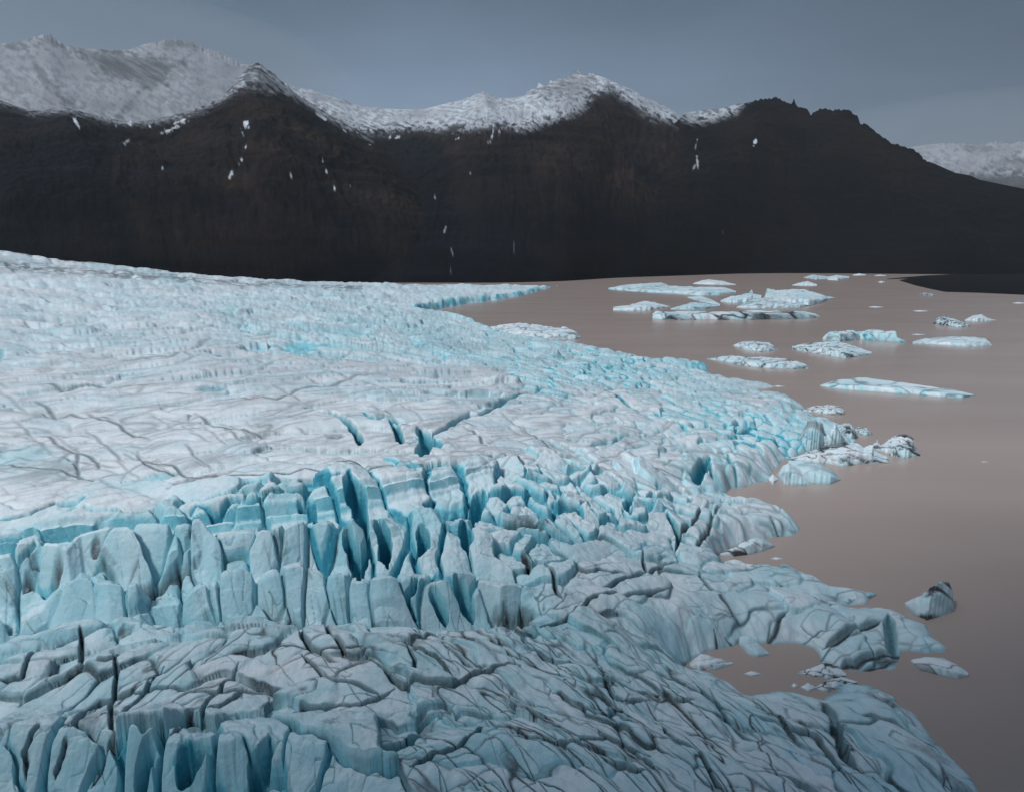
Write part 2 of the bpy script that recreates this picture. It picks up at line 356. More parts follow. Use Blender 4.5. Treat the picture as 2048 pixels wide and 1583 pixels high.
# ---- regions: x, y, size, ratio, dirx, diry, amp, tilt, shift, gapw, gapd, blue, dirt, tone
REG = np.array([
 (100, 1530, 4.6, 1.3, 0, 1, 0.7, .10, 1.0, .45, 3.5, .55, .45, .55), (350, 1540, 4.6, 1.3, .1, 1, 0.9, .10, 1.2, .5, 4.5, .8, .30, .60),
 (600, 1540, 4.8, 1.3, .1, 1, 0.8, .10, 1.0, .5, 4.0, .7, .40, .50), (850, 1560, 5.5, 1.5, 1, -.5, 0.7, .12, .5, .3, 2.2, .35, .7, .35),
 (150, 1380, 3.4, 1.9, 1, -.35, 0.5, .12, .3, .16, 1.0, .10, .95, .35), (400, 1350, 3.6, 1.9, 1, -.35, 0.5, .12, .3, .16, 1.0, .10, .95, .28),
 (650, 1330, 3.0, 2.6, 1, -.12, 0.5, .12, .3, .16, 1.0, .08, .95, .25), (880, 1310, 2.7, 3.0, 1, .35, 0.5, .12, .3, .16, 1.0, .10, .95, .28),
 (1050, 1380, 2.6, 3.2, 1, .4, 0.5, .12, .2, .15, .9, .12, .95, .30), (900, 1450, 4.0, 2.0, 1, -.3, 0.9, .16, .3, .3, 2.0, .55, .6, .55),
 (1200, 1480, 2.6, 3.0, 1, .4, 0.5, .12, .2, .16, .9, .12, 1.0, .32), (1400, 1520, 3.0, 2.4, 1, .35, 0.5, .12, .2, .16, .9, .1, 1.0, .32),
 (1600, 1480, 3.6, 2.0, 1, .45, 0.4, .10, .1, .18, .9, .12, 1.0, .35), (1780, 1480, 5.0, 2.0, 1, .4, 0.4, .08, .1, .18, 1.5, .18, 1.0, .4),
 (150, 1235, 3.2, 1.3, 1, -.3, 0.7, .15, .6, .22, 1.5, .2, .8, .40), (500, 1230, 3.0, 1.6, 1, -.2, 0.5, .14, .5, .18, 1.2, .1, .9, .30),
 (850, 1255, 2.6, 2.0, 1, .2, 0.4, .12, .3, .2, 1.2, .1, 1.0, .28),
 (50, 1200, 4, 2.0, 0, 1, 1.5, .15, 1.4, .5, 4, .4, .8, .45), (200, 1180, 4.2, 2.6, 0, 1, 0.9, .10, 1.2, .32, 2.5, .35, .8, .45),
 (450, 1180, 3.4, 3.0, 0, 1, 0.7, .10, 1.0, .30, 2.5, .35, .75, .42), (660, 1180, 2.4, 4.0, .1, 1, 0.6, .10, .9, .28, 2.5, .30, .8, .40),
 (880, 1180, 3.0, 3.0, .15, 1, 0.9, .10, 1.1, .42, 3.5, .9, .35, .50), (1000, 1200, 2.6, 2.2, .5, 1, 0.9, .15, .8, .3, 1.8, .3, .9, .35),
 (70, 1130, 5.0, 2.0, .3, 1, 0.9, .12, 1.2, .30, 2.5, .3, .7, .45), (300, 1110, 4.6, 3.0, 0, 1, 0.6, .10, 1.1, .30, 2.6, .35, .75, .36),
 (560, 1090, 3.8, 3.0, 0, 1, 0.6, .10, 1.0, .28, 2.4, .35, .8, .32), (700, 1080, 4.2, 2.2, .1, 1, 1.0, .12, 1.2, .6, 5.5, 1.0, .2, .40),
 (100, 1040, 4.5, 2.2, 1, -.2, 0.5, .08, .8, .2, 2.0, .5, .4, .35), (400, 1010, 5.0, 2.2, 1, -.15, 0.5, .08, .8, .2, 2.0, .5, .4, .35),
 (680, 990, 6.0, 1.6, 1, -.1, 0.9, .10, .8, .7, 6.0, 1.0, .2, .40), (800, 1040, 6.5, 1.3, .3, 1, 1.6, .12, 1.0, .8, 7.0, 1.0, .2, .35),
 (900, 970, 4.4, 1.3, .2, 1, 1.8, .18, .8, .7, 5.5, 1.0, .15, .42), (900, 1090, 3.6, 1.4, .3, 1, 1.8, .20, .8, .6, 5.0, .9, .35, .40),
 (1020, 1000, 3.4, 1.3, .6, 1, 1.7, .25, .6, .5, 4.0, .75, .3, .38), (1020, 1100, 4.2, 1.3, 1, -.3, 1.2, .18, .5, .35, 2.5, .4, .6, .32),
 (1150, 960, 2.9, 1.2, .6, 1, 1.3, .28, .5, .4, 3.0, .55, .35, .33), (1150, 1030, 3.3, 1.3, .6, 1, 1.6, .25, .5, .45, 3.4, .75, .35, .38),
 (1270, 1010, 2.9, 1.3, .8, 1, 1.3, .28, .4, .4, 3.0, .65, .45, .35), (1380, 1030, 3.8, 1.4, .5, -1, 0.8, .14, .3, .25, 1.8, .4, .8, .28),
 (1500, 1050, 4.0, 2.2, 1, .2, 0.6, .12, .2, .18, 1.2, .1, .9, .30), (1200, 1100, 4.5, 1.5, 1, -.25, 0.7, .12, .3, .2, 1.6, .2, .9, .28),
 (1150, 1190, 4.2, 1.7, 1, -.4, 0.7, .12, .3, .2, 1.4, .15, 1.0, .28), (1330, 1200, 5.2, 1.7, 1, -.3, 0.8, .12, .3, .2, 1.6, .25, .95, .33),
 (1300, 1290, 4.0, 1.7, 1, .35, 0.8, .14, .3, .2, 1.4, .25, .9, .40), (1550, 1220, 5.0, 1.7, 1, -.3, 0.7, .12, .2, .18, 1.3, .12, 1.0, .30),
 (1780, 1270, 4.5, 1.6, 1, -.3, 0.6, .12, .2, .2, 1.6, .2, 1.0, .34), (1150, 1270, 3.4, 2.0, 1, .1, 0.9, .14, .3, .25, 1.8, .4, .8, .45),
 (0, 960, 7, 3.5, 1, .06, .15, .02, .2, .12, .4, .1, .6, .12), (300, 940, 8, 3.5, 1, -.03, .12, .02, .2, .10, .35, .05, .6, .06),
 (600, 920, 9, 3.5, 1, -.06, .12, .02, .2, .10, .3, .05, .5, .04), (900, 910, 7, 3.0, 1, -.03, .15, .03, .2, .12, .4, .1, .7, .06),
 (100, 850, 10, 4.0, 1, .10, .2, .02, .2, .12, .4, .05, .6, .12), (450, 830, 11, 4.0, 1, -.05, .2, .02, .2, .12, .4, .05, .6, .07),
 (750, 850, 11, 3.0, 1, -.15, .25, .02, .2, .14, .5, .12, .5, .08), (1100, 860, 7, 2.6, 1, -.35, .3, .05, .2, .16, .6, .15, .75, .10),
 (1250, 930, 4.5, 2.2, 1, .2, .4, .08, .2, .16, .8, .15, .8, .15), (1350, 880, 5.0, 2.4, 1, -.35, .45, .08, .2, .2, 1.0, .35, .8, .20),
 (1250, 800, 8.0, 2.2, 1, -.35, .5, .05, .3, .22, .9, .3, .7, .16), (1400, 820, 5.0, 1.8, 1, .35, .9, .12, .3, .4, 2.4, .5, .5, .35),
 (1530, 860, 5.5, 1.2, .4, 1, 1.8, .18, .3, .6, 4.0, .7, .35, .48), (1500, 930, 4.6, 2.2, 1, .35, .5, .08, .2, .3, 2.0, .4, .85, .28),
 (1600, 830, 4.5, 1.8, 1, .3, .9, .14, .2, .35, 2.2, .35, .8, .42), (1480, 790, 5.0, 2.6, 1, .3, .5, .08, .2, .25, 1.4, .2, .8, .33),
 (0, 760, 13, 4.0, 1, -.05, .4, .02, .2, .16, .6, .05, .6, .15), (350, 740, 14, 4.0, 1, -.10, .5, .03, .3, .2, .8, .1, .6, .14),
 (700, 750, 12, 4.0, 1, -.15, .6, .04, .3, .2, .9, .15, .7, .18), (950, 760, 10, 3.4, 1, -.2, .7, .05, .3, .25, 1.0, .2, .75, .20),
 (1100, 740, 9, 2.0, 1, .2, 1.6, .10, .4, .5, 3.0, .6, .5, .42), (1250, 745, 7, 1.6, 1, .35, 1.6, .12, .4, .5, 3.2, .6, .4, .50),
 (900, 700, 13, 3.0, 1, .12, 1.8, .07, .4, .5, 2.8, .45, .6, .40), (650, 680, 14, 3.4, 1, .08, 1.8, .06, .5, .5, 2.6, .4, .6, .40),
 (1050, 670, 12, 2.4, 1, .2, 1.5, .08, .3, .5, 2.2, .4, .5, .42), (300, 670, 15, 3.4, 1, -.08, 1.2, .05, .4, .35, 1.6, .15, .7, .25),
 (0, 670, 15, 3.0, 1, .05, 1.2, .05, .4, .35, 1.6, .2, .7, .28), (200, 620, 17, 3.0, 1, .06, 1.6, .06, .4, .45, 2.0, .2, .7, .30),
 (500, 620, 17, 3.0, 1, .10, 1.8, .06, .4, .5, 2.2, .3, .65, .36), (800, 625, 17, 2.6, 1, .12, 2.0, .07, .4, .6, 2.6, .4, .65, .45),
 (100, 560, 24, 3.5, 1, .10, 1.6, .04, .4, .5, 1.8, .1, .6, .16), (450, 575, 24, 3.5, 1, .05, 2.0, .05, .4, .6, 2.2, .2, .6, .25),
 (800, 590, 24, 2.6, 1, .05, 2.2, .05, .4, .7, 2.6, .3, .6, .30), (1020, 582, 24, 2.0, 1, -.03, 1.8, .05, .3, .7, 2.6, .3, .6, .28),
], float)

for R_ in REG:
    if R_[1] > 1085 and R_[10] < 2.3 and R_[6] < 1.25:            # broad smooth slabs of the foreground
        R_[2] *= 1.45; R_[3] *= 1.7; R_[10] *= 0.26; R_[9] *= 0.8; R_[6] *= 0.45; R_[7] *= 0.6
    elif R_[6] <= 0.31:                                            # quiet upper plateau
        R_[2] *= 1.6; R_[10] *= 0.28; R_[9] *= 0.7; R_[12] *= 0.6; R_[13] -= .03; R_[6] *= 0.28; R_[7] *= .6
    elif R_[1] < 775:
        R_[10] *= 0.6; R_[9] *= 0.8; R_[6] *= 0.6; R_[2] *= 0.85; R_[3] *= 1.45
    elif R_[1] < 1085:
        R_[10] *= 0.75; R_[6] *= 0.85; R_[2] *= 1.12
    R_[11] *= 0.85
    if 560 < R_[0] < 1620 and 640 < R_[1] < 900 and R_[6] > .6: R_[11] = min(1, R_[11] * 1.5); R_[13] += .12
    if R_[8] > .75 and R_[1] < 1260 and R_[0] < 1050: R_[2] *= 1.35; R_[3] = max(2.8, R_[3]); R_[10] *= .75; R_[6] *= .8
    R_[13] += 0.12 if R_[1] > 1085 else 0.0
    if 650 < R_[0] < 1000 and 950 < R_[1] < 1105: R_[10] *= 0.62; R_[2] *= 1.15; R_[6] *= 0.8
def reg_params(px, py):
    w = 1.0 / (((px[:, None] - REG[None, :, 0]) / 1.0) ** 2 + ((py[:, None] - REG[None, :, 1]) * 2.0) ** 2 + 600.0) ** 2.2
    w /= w.sum(1, keepdims=True)
    return w @ REG

def col_of(th): return np.clip(np.rint((th - TH0) / (TH1 - TH0) * (NC - 1)).astype(int), 0, NC - 1)
def surf(th, r):
    c = col_of(th); i = np.clip(np.searchsorted(fine, r), 0, len(fine) - 1)
    return FZ[c, i]

def make_seeds(n, fac, keep, seed):
    g = np.random.default_rng(seed)
    th = g.uniform(TH0, TH1, n); r = np.exp(g.uniform(math.log(RMIN), math.log(RMAX), n))
    z = surf(th, r); x, y = r * np.sin(th), r * np.cos(th)
    px, py = project(x, y, z)
    P = reg_params(px, py)
    # long axis in plan from the traced direction
    e = 6.0; d = P[:, 4:6] / np.hypot(P[:, 4], P[:, 5])[:, None]
    zz = np.minimum(z, HC - 2.5)
    far = np.maximum(py, 535)
    x0, y0 = on_plane(px, far, zz); x1, y1 = on_plane(px + e * d[:, 0], far + e * d[:, 1], zz)
    a = np.arctan2(y1 - y0, x1 - x0) + g.normal(0, 1, n) * np.where((P[:, 8] > .7) & (P[:, 3] > 2), .05, .16)
    S = P[:, 2] * fac * np.exp(g.normal(0, 0.18, n)); Q = np.clip(P[:, 3], 1, None)
    ca, sa = np.cos(a), np.sin(a)
    acc = []
    ax = np.empty(n); ay = np.empty(n); k = 0; idx = np.empty(n, int)
    for i in range(n):
        if k:
            dx = ax[:k] - x[i]; dy = ay[:k] - y[i]
            u = (dx * ca[i] + dy * sa[i]) / Q[i]; v = -dx * sa[i] + dy * ca[i]
            if (u * u + v * v).min() < (keep * S[i]) ** 2: continue
        ax[k] = x[i]; ay[k] = y[i]; idx[k] = i; k += 1
    idx = idx[:k]
    return dict(x=x[idx], y=y[idx], S=S[idx], Q=Q[idx], ca=ca[idx], sa=sa[idx], P=P[idx], n=k)

def voronoi(sd, XW, YW, reach=2.3):
    F1 = np.full(XW.shape, 1e9, f4); F2 = F1.copy(); ID = np.full(XW.shape, -1, np.int32)
    for i in range(sd['n']):
        R = reach * sd['S'][i] * max(1.0, sd['Q'][i] * 0.8)
        w = window(sd['x'][i], sd['y'][i], R)
        if w is None: continue
        dx = XW[w] - f4(sd['x'][i]); dy = YW[w] - f4(sd['y'][i])
        u = (dx * f4(sd['ca'][i]) + dy * f4(sd['sa'][i])) / f4(sd['Q'][i]); v = dy * f4(sd['ca'][i]) - dx * f4(sd['sa'][i])
        d = np.sqrt(u * u + v * v)
        a = F1[w]; b = F2[w]; near = d < a
        F2[w] = np.where(near, a, np.minimum(b, d))
        ID[w][near] = i
        F1[w] = np.minimum(a, d)
    return F1, np.minimum(F2, 1e6), ID

wx = fbm(THG * 15, LR * 15, 1, 3, .42) ; wy = fbm(THG * 15, LR * 15, 7, 3, .42)
wl = sstep(98, 103, RR) * sstep(133, 126, RR) * sstep(math.radians(3), math.radians(-3), THG)
XW = X + RR * (0.017 - .010 * wl) * wx; YW = Y + RR * (0.017 - .010 * wl) * wy
S1 = make_seeds(15000, 1.0, 0.80, 5)
F1, F2, ID = voronoi(S1, XW, YW)
ok = ID >= 0; ID = np.where(ok, ID, 0)
edge = np.where(ok, (F2 - F1) * 0.5, 50).astype(f4)
g = np.random.default_rng(3)
n1 = S1['n']; P1 = S1['P'].astype(f4)
hgt = (g.uniform(-1, 1, n1) * P1[:, 6]).astype(f4)
tx = (g.normal(0, 1, n1) * P1[:, 7]).astype(f4); ty = (g.normal(0, 1, n1) * P1[:, 7]).astype(f4)
shift = (g.uniform(-1, 1, n1) * P1[:, 8]).astype(f4)
rnd = g.random(n1).astype(f4)
RS = RR + shift[ID]; dl_ = (0.010 + .006 * wl) * RR
Z = 0.25 * base_z(RS - dl_) + 0.5 * base_z(RS) + 0.25 * base_z(RS + dl_)
Z += RR * 0.009 * perlin(THG * 5 + .6 * wx, LR * 24, 51) * sstep(150, 95, RR)
dxs = XW - S1['x'].astype(f4)[ID]; dys = YW - S1['y'].astype(f4)[ID]
sz = S1['S'].astype(f4)[ID]
lim = 1.6 * sz
Z += hgt[ID] + tx[ID] * np.clip(dxs, -lim, lim) + ty[ID] * np.clip(dys, -lim, lim)
gapw, gapd = P1[:, 9][ID], P1[:, 10][ID]
gr = np.clip(1 - edge / np.maximum(gapw * (0.6 + 0.9 * rnd[ID]), 0.05), 0, 1)
Z -= (0.075 + .12 * wl) * sz * np.exp(-edge / ((0.14 + .10 * wl) * sz)) + gapd * (0.5 + rnd[ID]) * gr ** 0.7 * 0.8
BLUE = P1[:, 11][ID] * (0.75 * sstep(0.0, 0.5, gr) + 0.25 * np.exp(-edge / (0.22 * sz)))
rt = sstep(math.radians(0), math.radians(6), THG) * sstep(165, 150, RR)
cw0 = np.maximum((0.022 + .004 * rt) * sz, 0.12); cw = np.maximum(cw0, .8 * DR)
crk = np.exp(-(edge / cw) ** 2) * np.sqrt(cw0 / cw) * sstep(-.35, .45, fbm(THG * 9, LR * 9, 23, 2) + .15 * rt)
DIRT = P1[:, 12][ID] * crk * (1 - 0.75 * BLUE)
TONE = P1[:, 13][ID] + 0.30 * (rnd[ID] - 0.5) + 0.22 * fbm(THG * 12, LR * 12, 21, 3)

# finer fractures
S2 = make_seeds(42000, 0.42, 0.78, 9)
F1, F2, ID2 = voronoi(S2, X + RR * 0.006 * wy, Y + RR * 0.006 * wx, 2.1)
ok2 = ID2 >= 0; ID2 = np.where(ok2, ID2, 0)
e2 = np.where(ok2, (F2 - F1) * 0.5, 50).astype(f4)
r2 = g.random(S2['n']).astype(f4); h2 = (g.uniform(-1, 1, S2['n']) * (0.02 + 0.10 * S2['P'][:, 6])).astype(f4)
s2 = S2['S'].astype(f4)[ID2]
stren = sstep(0.62, 1.0, .16 * rt + r2[ID2] + 0.35 * fbm(THG * 20, LR * 20, 33, 2))
cw0 = np.maximum(0.034 * s2, 0.07); cw = np.maximum(cw0, .8 * DR)
c2 = np.exp(-(e2 / cw) ** 2) * np.sqrt(cw0 / cw) * stren
rough = np.clip(P1[:, 6][ID], 0, 2)
Z += h2[ID2] - (0.15 + 0.25 * rough) * c2 - 0.05 * s2 * np.exp(-e2 / (0.2 * s2)) * np.clip(rough, 0.1, 1)
DIRT = np.maximum(DIRT, 0.75 * P1[:, 12][ID] * c2)
# long curved creases that follow the shear of the ice
def creases(tfun, la, lt, seed, wid, mask, depth, dirt, pil, halo=.07):
    n = perlin(THG / la + .16 * wx, tfun / lt + .09 * wy, seed)
    d = np.abs(n) * lt * 0.62 * RR
    on = sstep(-.15, .45, perlin(THG / (la * .8) + 9.1, tfun / (lt * 3) + 3.7, seed + 1) + .1) * mask
    w0 = np.maximum(wid * RR, .07); w1 = np.maximum(w0, .8 * DR)
    c = np.exp(-(d / w1) ** 2) * np.sqrt(w0 / w1) * on
    s = np.exp(-d / np.maximum(5 * wid * RR, .3)) * on
    return -depth * c + pil * RR * np.minimum(np.abs(n), .6) * mask, np.clip(dirt * c + halo * s * sstep(-.3, .6, wy), 0, 1)
def path(pts, k):
    xs = np.linspace(TH0, TH1, 400); a = np.array([p[0] for p in pts], float)
    m = np.interp(xs, np.arctan((a - 1024) / FPX), [p[1] for p in pts])
    I = np.concatenate([[0], np.cumsum((m[1:] + m[:-1]) * .5 * np.diff(xs))])
    return np.interp(THG, xs, I * k).astype(f4)
fg = sstep(107, 97, RR) * (1 - np.clip((P1[:, 10][ID] - .7) / .8, 0, 1))
fg = np.maximum(fg, sstep(140, 118, RR) * sstep(math.radians(2), math.radians(8), THG) * .4)
t1 = LR + path([(0, -.34), (400, -.28), (640, -.12), (800, .25), (1000, .42), (1400, .40), (2000, .5)], 1.7)
t1b = LR + path([(0, .5), (600, .7), (900, .9), (1400, 1.0), (2000, 1.0)], 1.7)
CZ, CD = 0, 0
for args in ((t1, .30, .058, 141, .0014, fg, .20, 1.0, .006), (t1, .24, .036, 145, .0011, fg, .14, .95, .003), (t1, .15, .030, 151, .0012, fg * sstep(math.radians(-16), math.radians(-6), THG), .12, .95, .002), (t1b, .26, .085, 161, .0011, fg, .12, .95, .0015)):
    a, b = creases(*args); CZ = CZ + a; CD = np.maximum(CD, b)
pl = sstep(135, 165, RR) * sstep(900, 600, RR) * (1 - np.clip((P1[:, 6][ID] - .5) / .6, 0, 1))
t2 = LR + path([(0, .02), (300, -.12), (800, -.16), (1000, -.25), (1400, -.1)], 3.4)
t2b = LR + path([(0, .35), (600, .5), (1000, .6), (1400, .7)], 3.0)
for args in ((t2, .17, .05, 171, .0010, pl, .12, .68, .0008, .03), (t2, .09, .022, 181, .0008, pl, .06, .60, .0004, .02), (t2b, .2, .13, 191, .0010, pl * .8, .10, .62, .0006, .02)):
    a, b = creases(*args); CZ = CZ + a; CD = np.maximum(CD, b)
Z += CZ; DIRT = np.maximum(DIRT, CD)
smear = np.exp(-edge / (.10 * sz)) * sstep(.0, .8, fbm(THG * 26, LR * 26, 25, 3)) * .16 * P1[:, 12][ID] * sstep(150, 120, RR)
DIRT = np.maximum(DIRT, smear)
# small relief
Z += RR * 0.0011 * fbm(THG * 90, LR * 90, 41, 4) * (0.35 + np.clip(rough, 0, 1.2))
# ------------------------------------------------------------------ traced fractures
def wiggle(pts, amp, g, depth=2):
    P = [np.array(p, float) for p in pts]
    for _ in range(depth):
        Q = [P[0]]
        for a, b in zip(P[:-1], P[1:]):
            L = np.hypot(*(b - a)); n = np.array([-(b - a)[1], (b - a)[0]]) / (L + 1e-6)
            Q += [(a + b) / 2 + n * g.normal(0, amp * L), b]
        P = Q
    return P

def carve(world, width, depth, blue, dirt, taper=True):
    """cut a fracture along a plan polyline"""
    n = len(world)
    for k in range(n - 1):
        a = world[k][:2]; b = world[k + 1][:2]
        f0, f1 = k / (n - 1), (k + 1) / (n - 1)
        L = math.hypot(b[0] - a[0], b[1] - a[1])
        wd = window((a[0] + b[0]) / 2, (a[1] + b[1]) / 2, L / 2 + width * 2.2 + 0.3)
        if wd is None: continue
        d2, t = seg_d2(X[wd], Y[wd], a, b)
        f = f0 + (f1 - f0) * t
        tp = np.clip(np.sin(np.pi * np.clip(f, 0.03, 0.97)) * 2.2, 0.25, 1) if taper else 1.0
        wt = width * tp; we = np.maximum(wt, .85 * DR[wd]); fk = np.sqrt(wt / we) if dirt else 1.0
        d = np.sqrt(d2) / we
        prof = np.clip(1 - d * d, 0, 1)
        CARVE[wd] = np.maximum(CARVE[wd], depth * tp * np.sqrt(prof))
        if blue: BLUE[wd] = np.maximum(BLUE[wd], blue * sstep(1.35, 0.5, d))
        if dirt: DIRT[wd] = np.maximum(DIRT[wd], dirt * fk * np.exp(-(d * 0.95) ** 2))

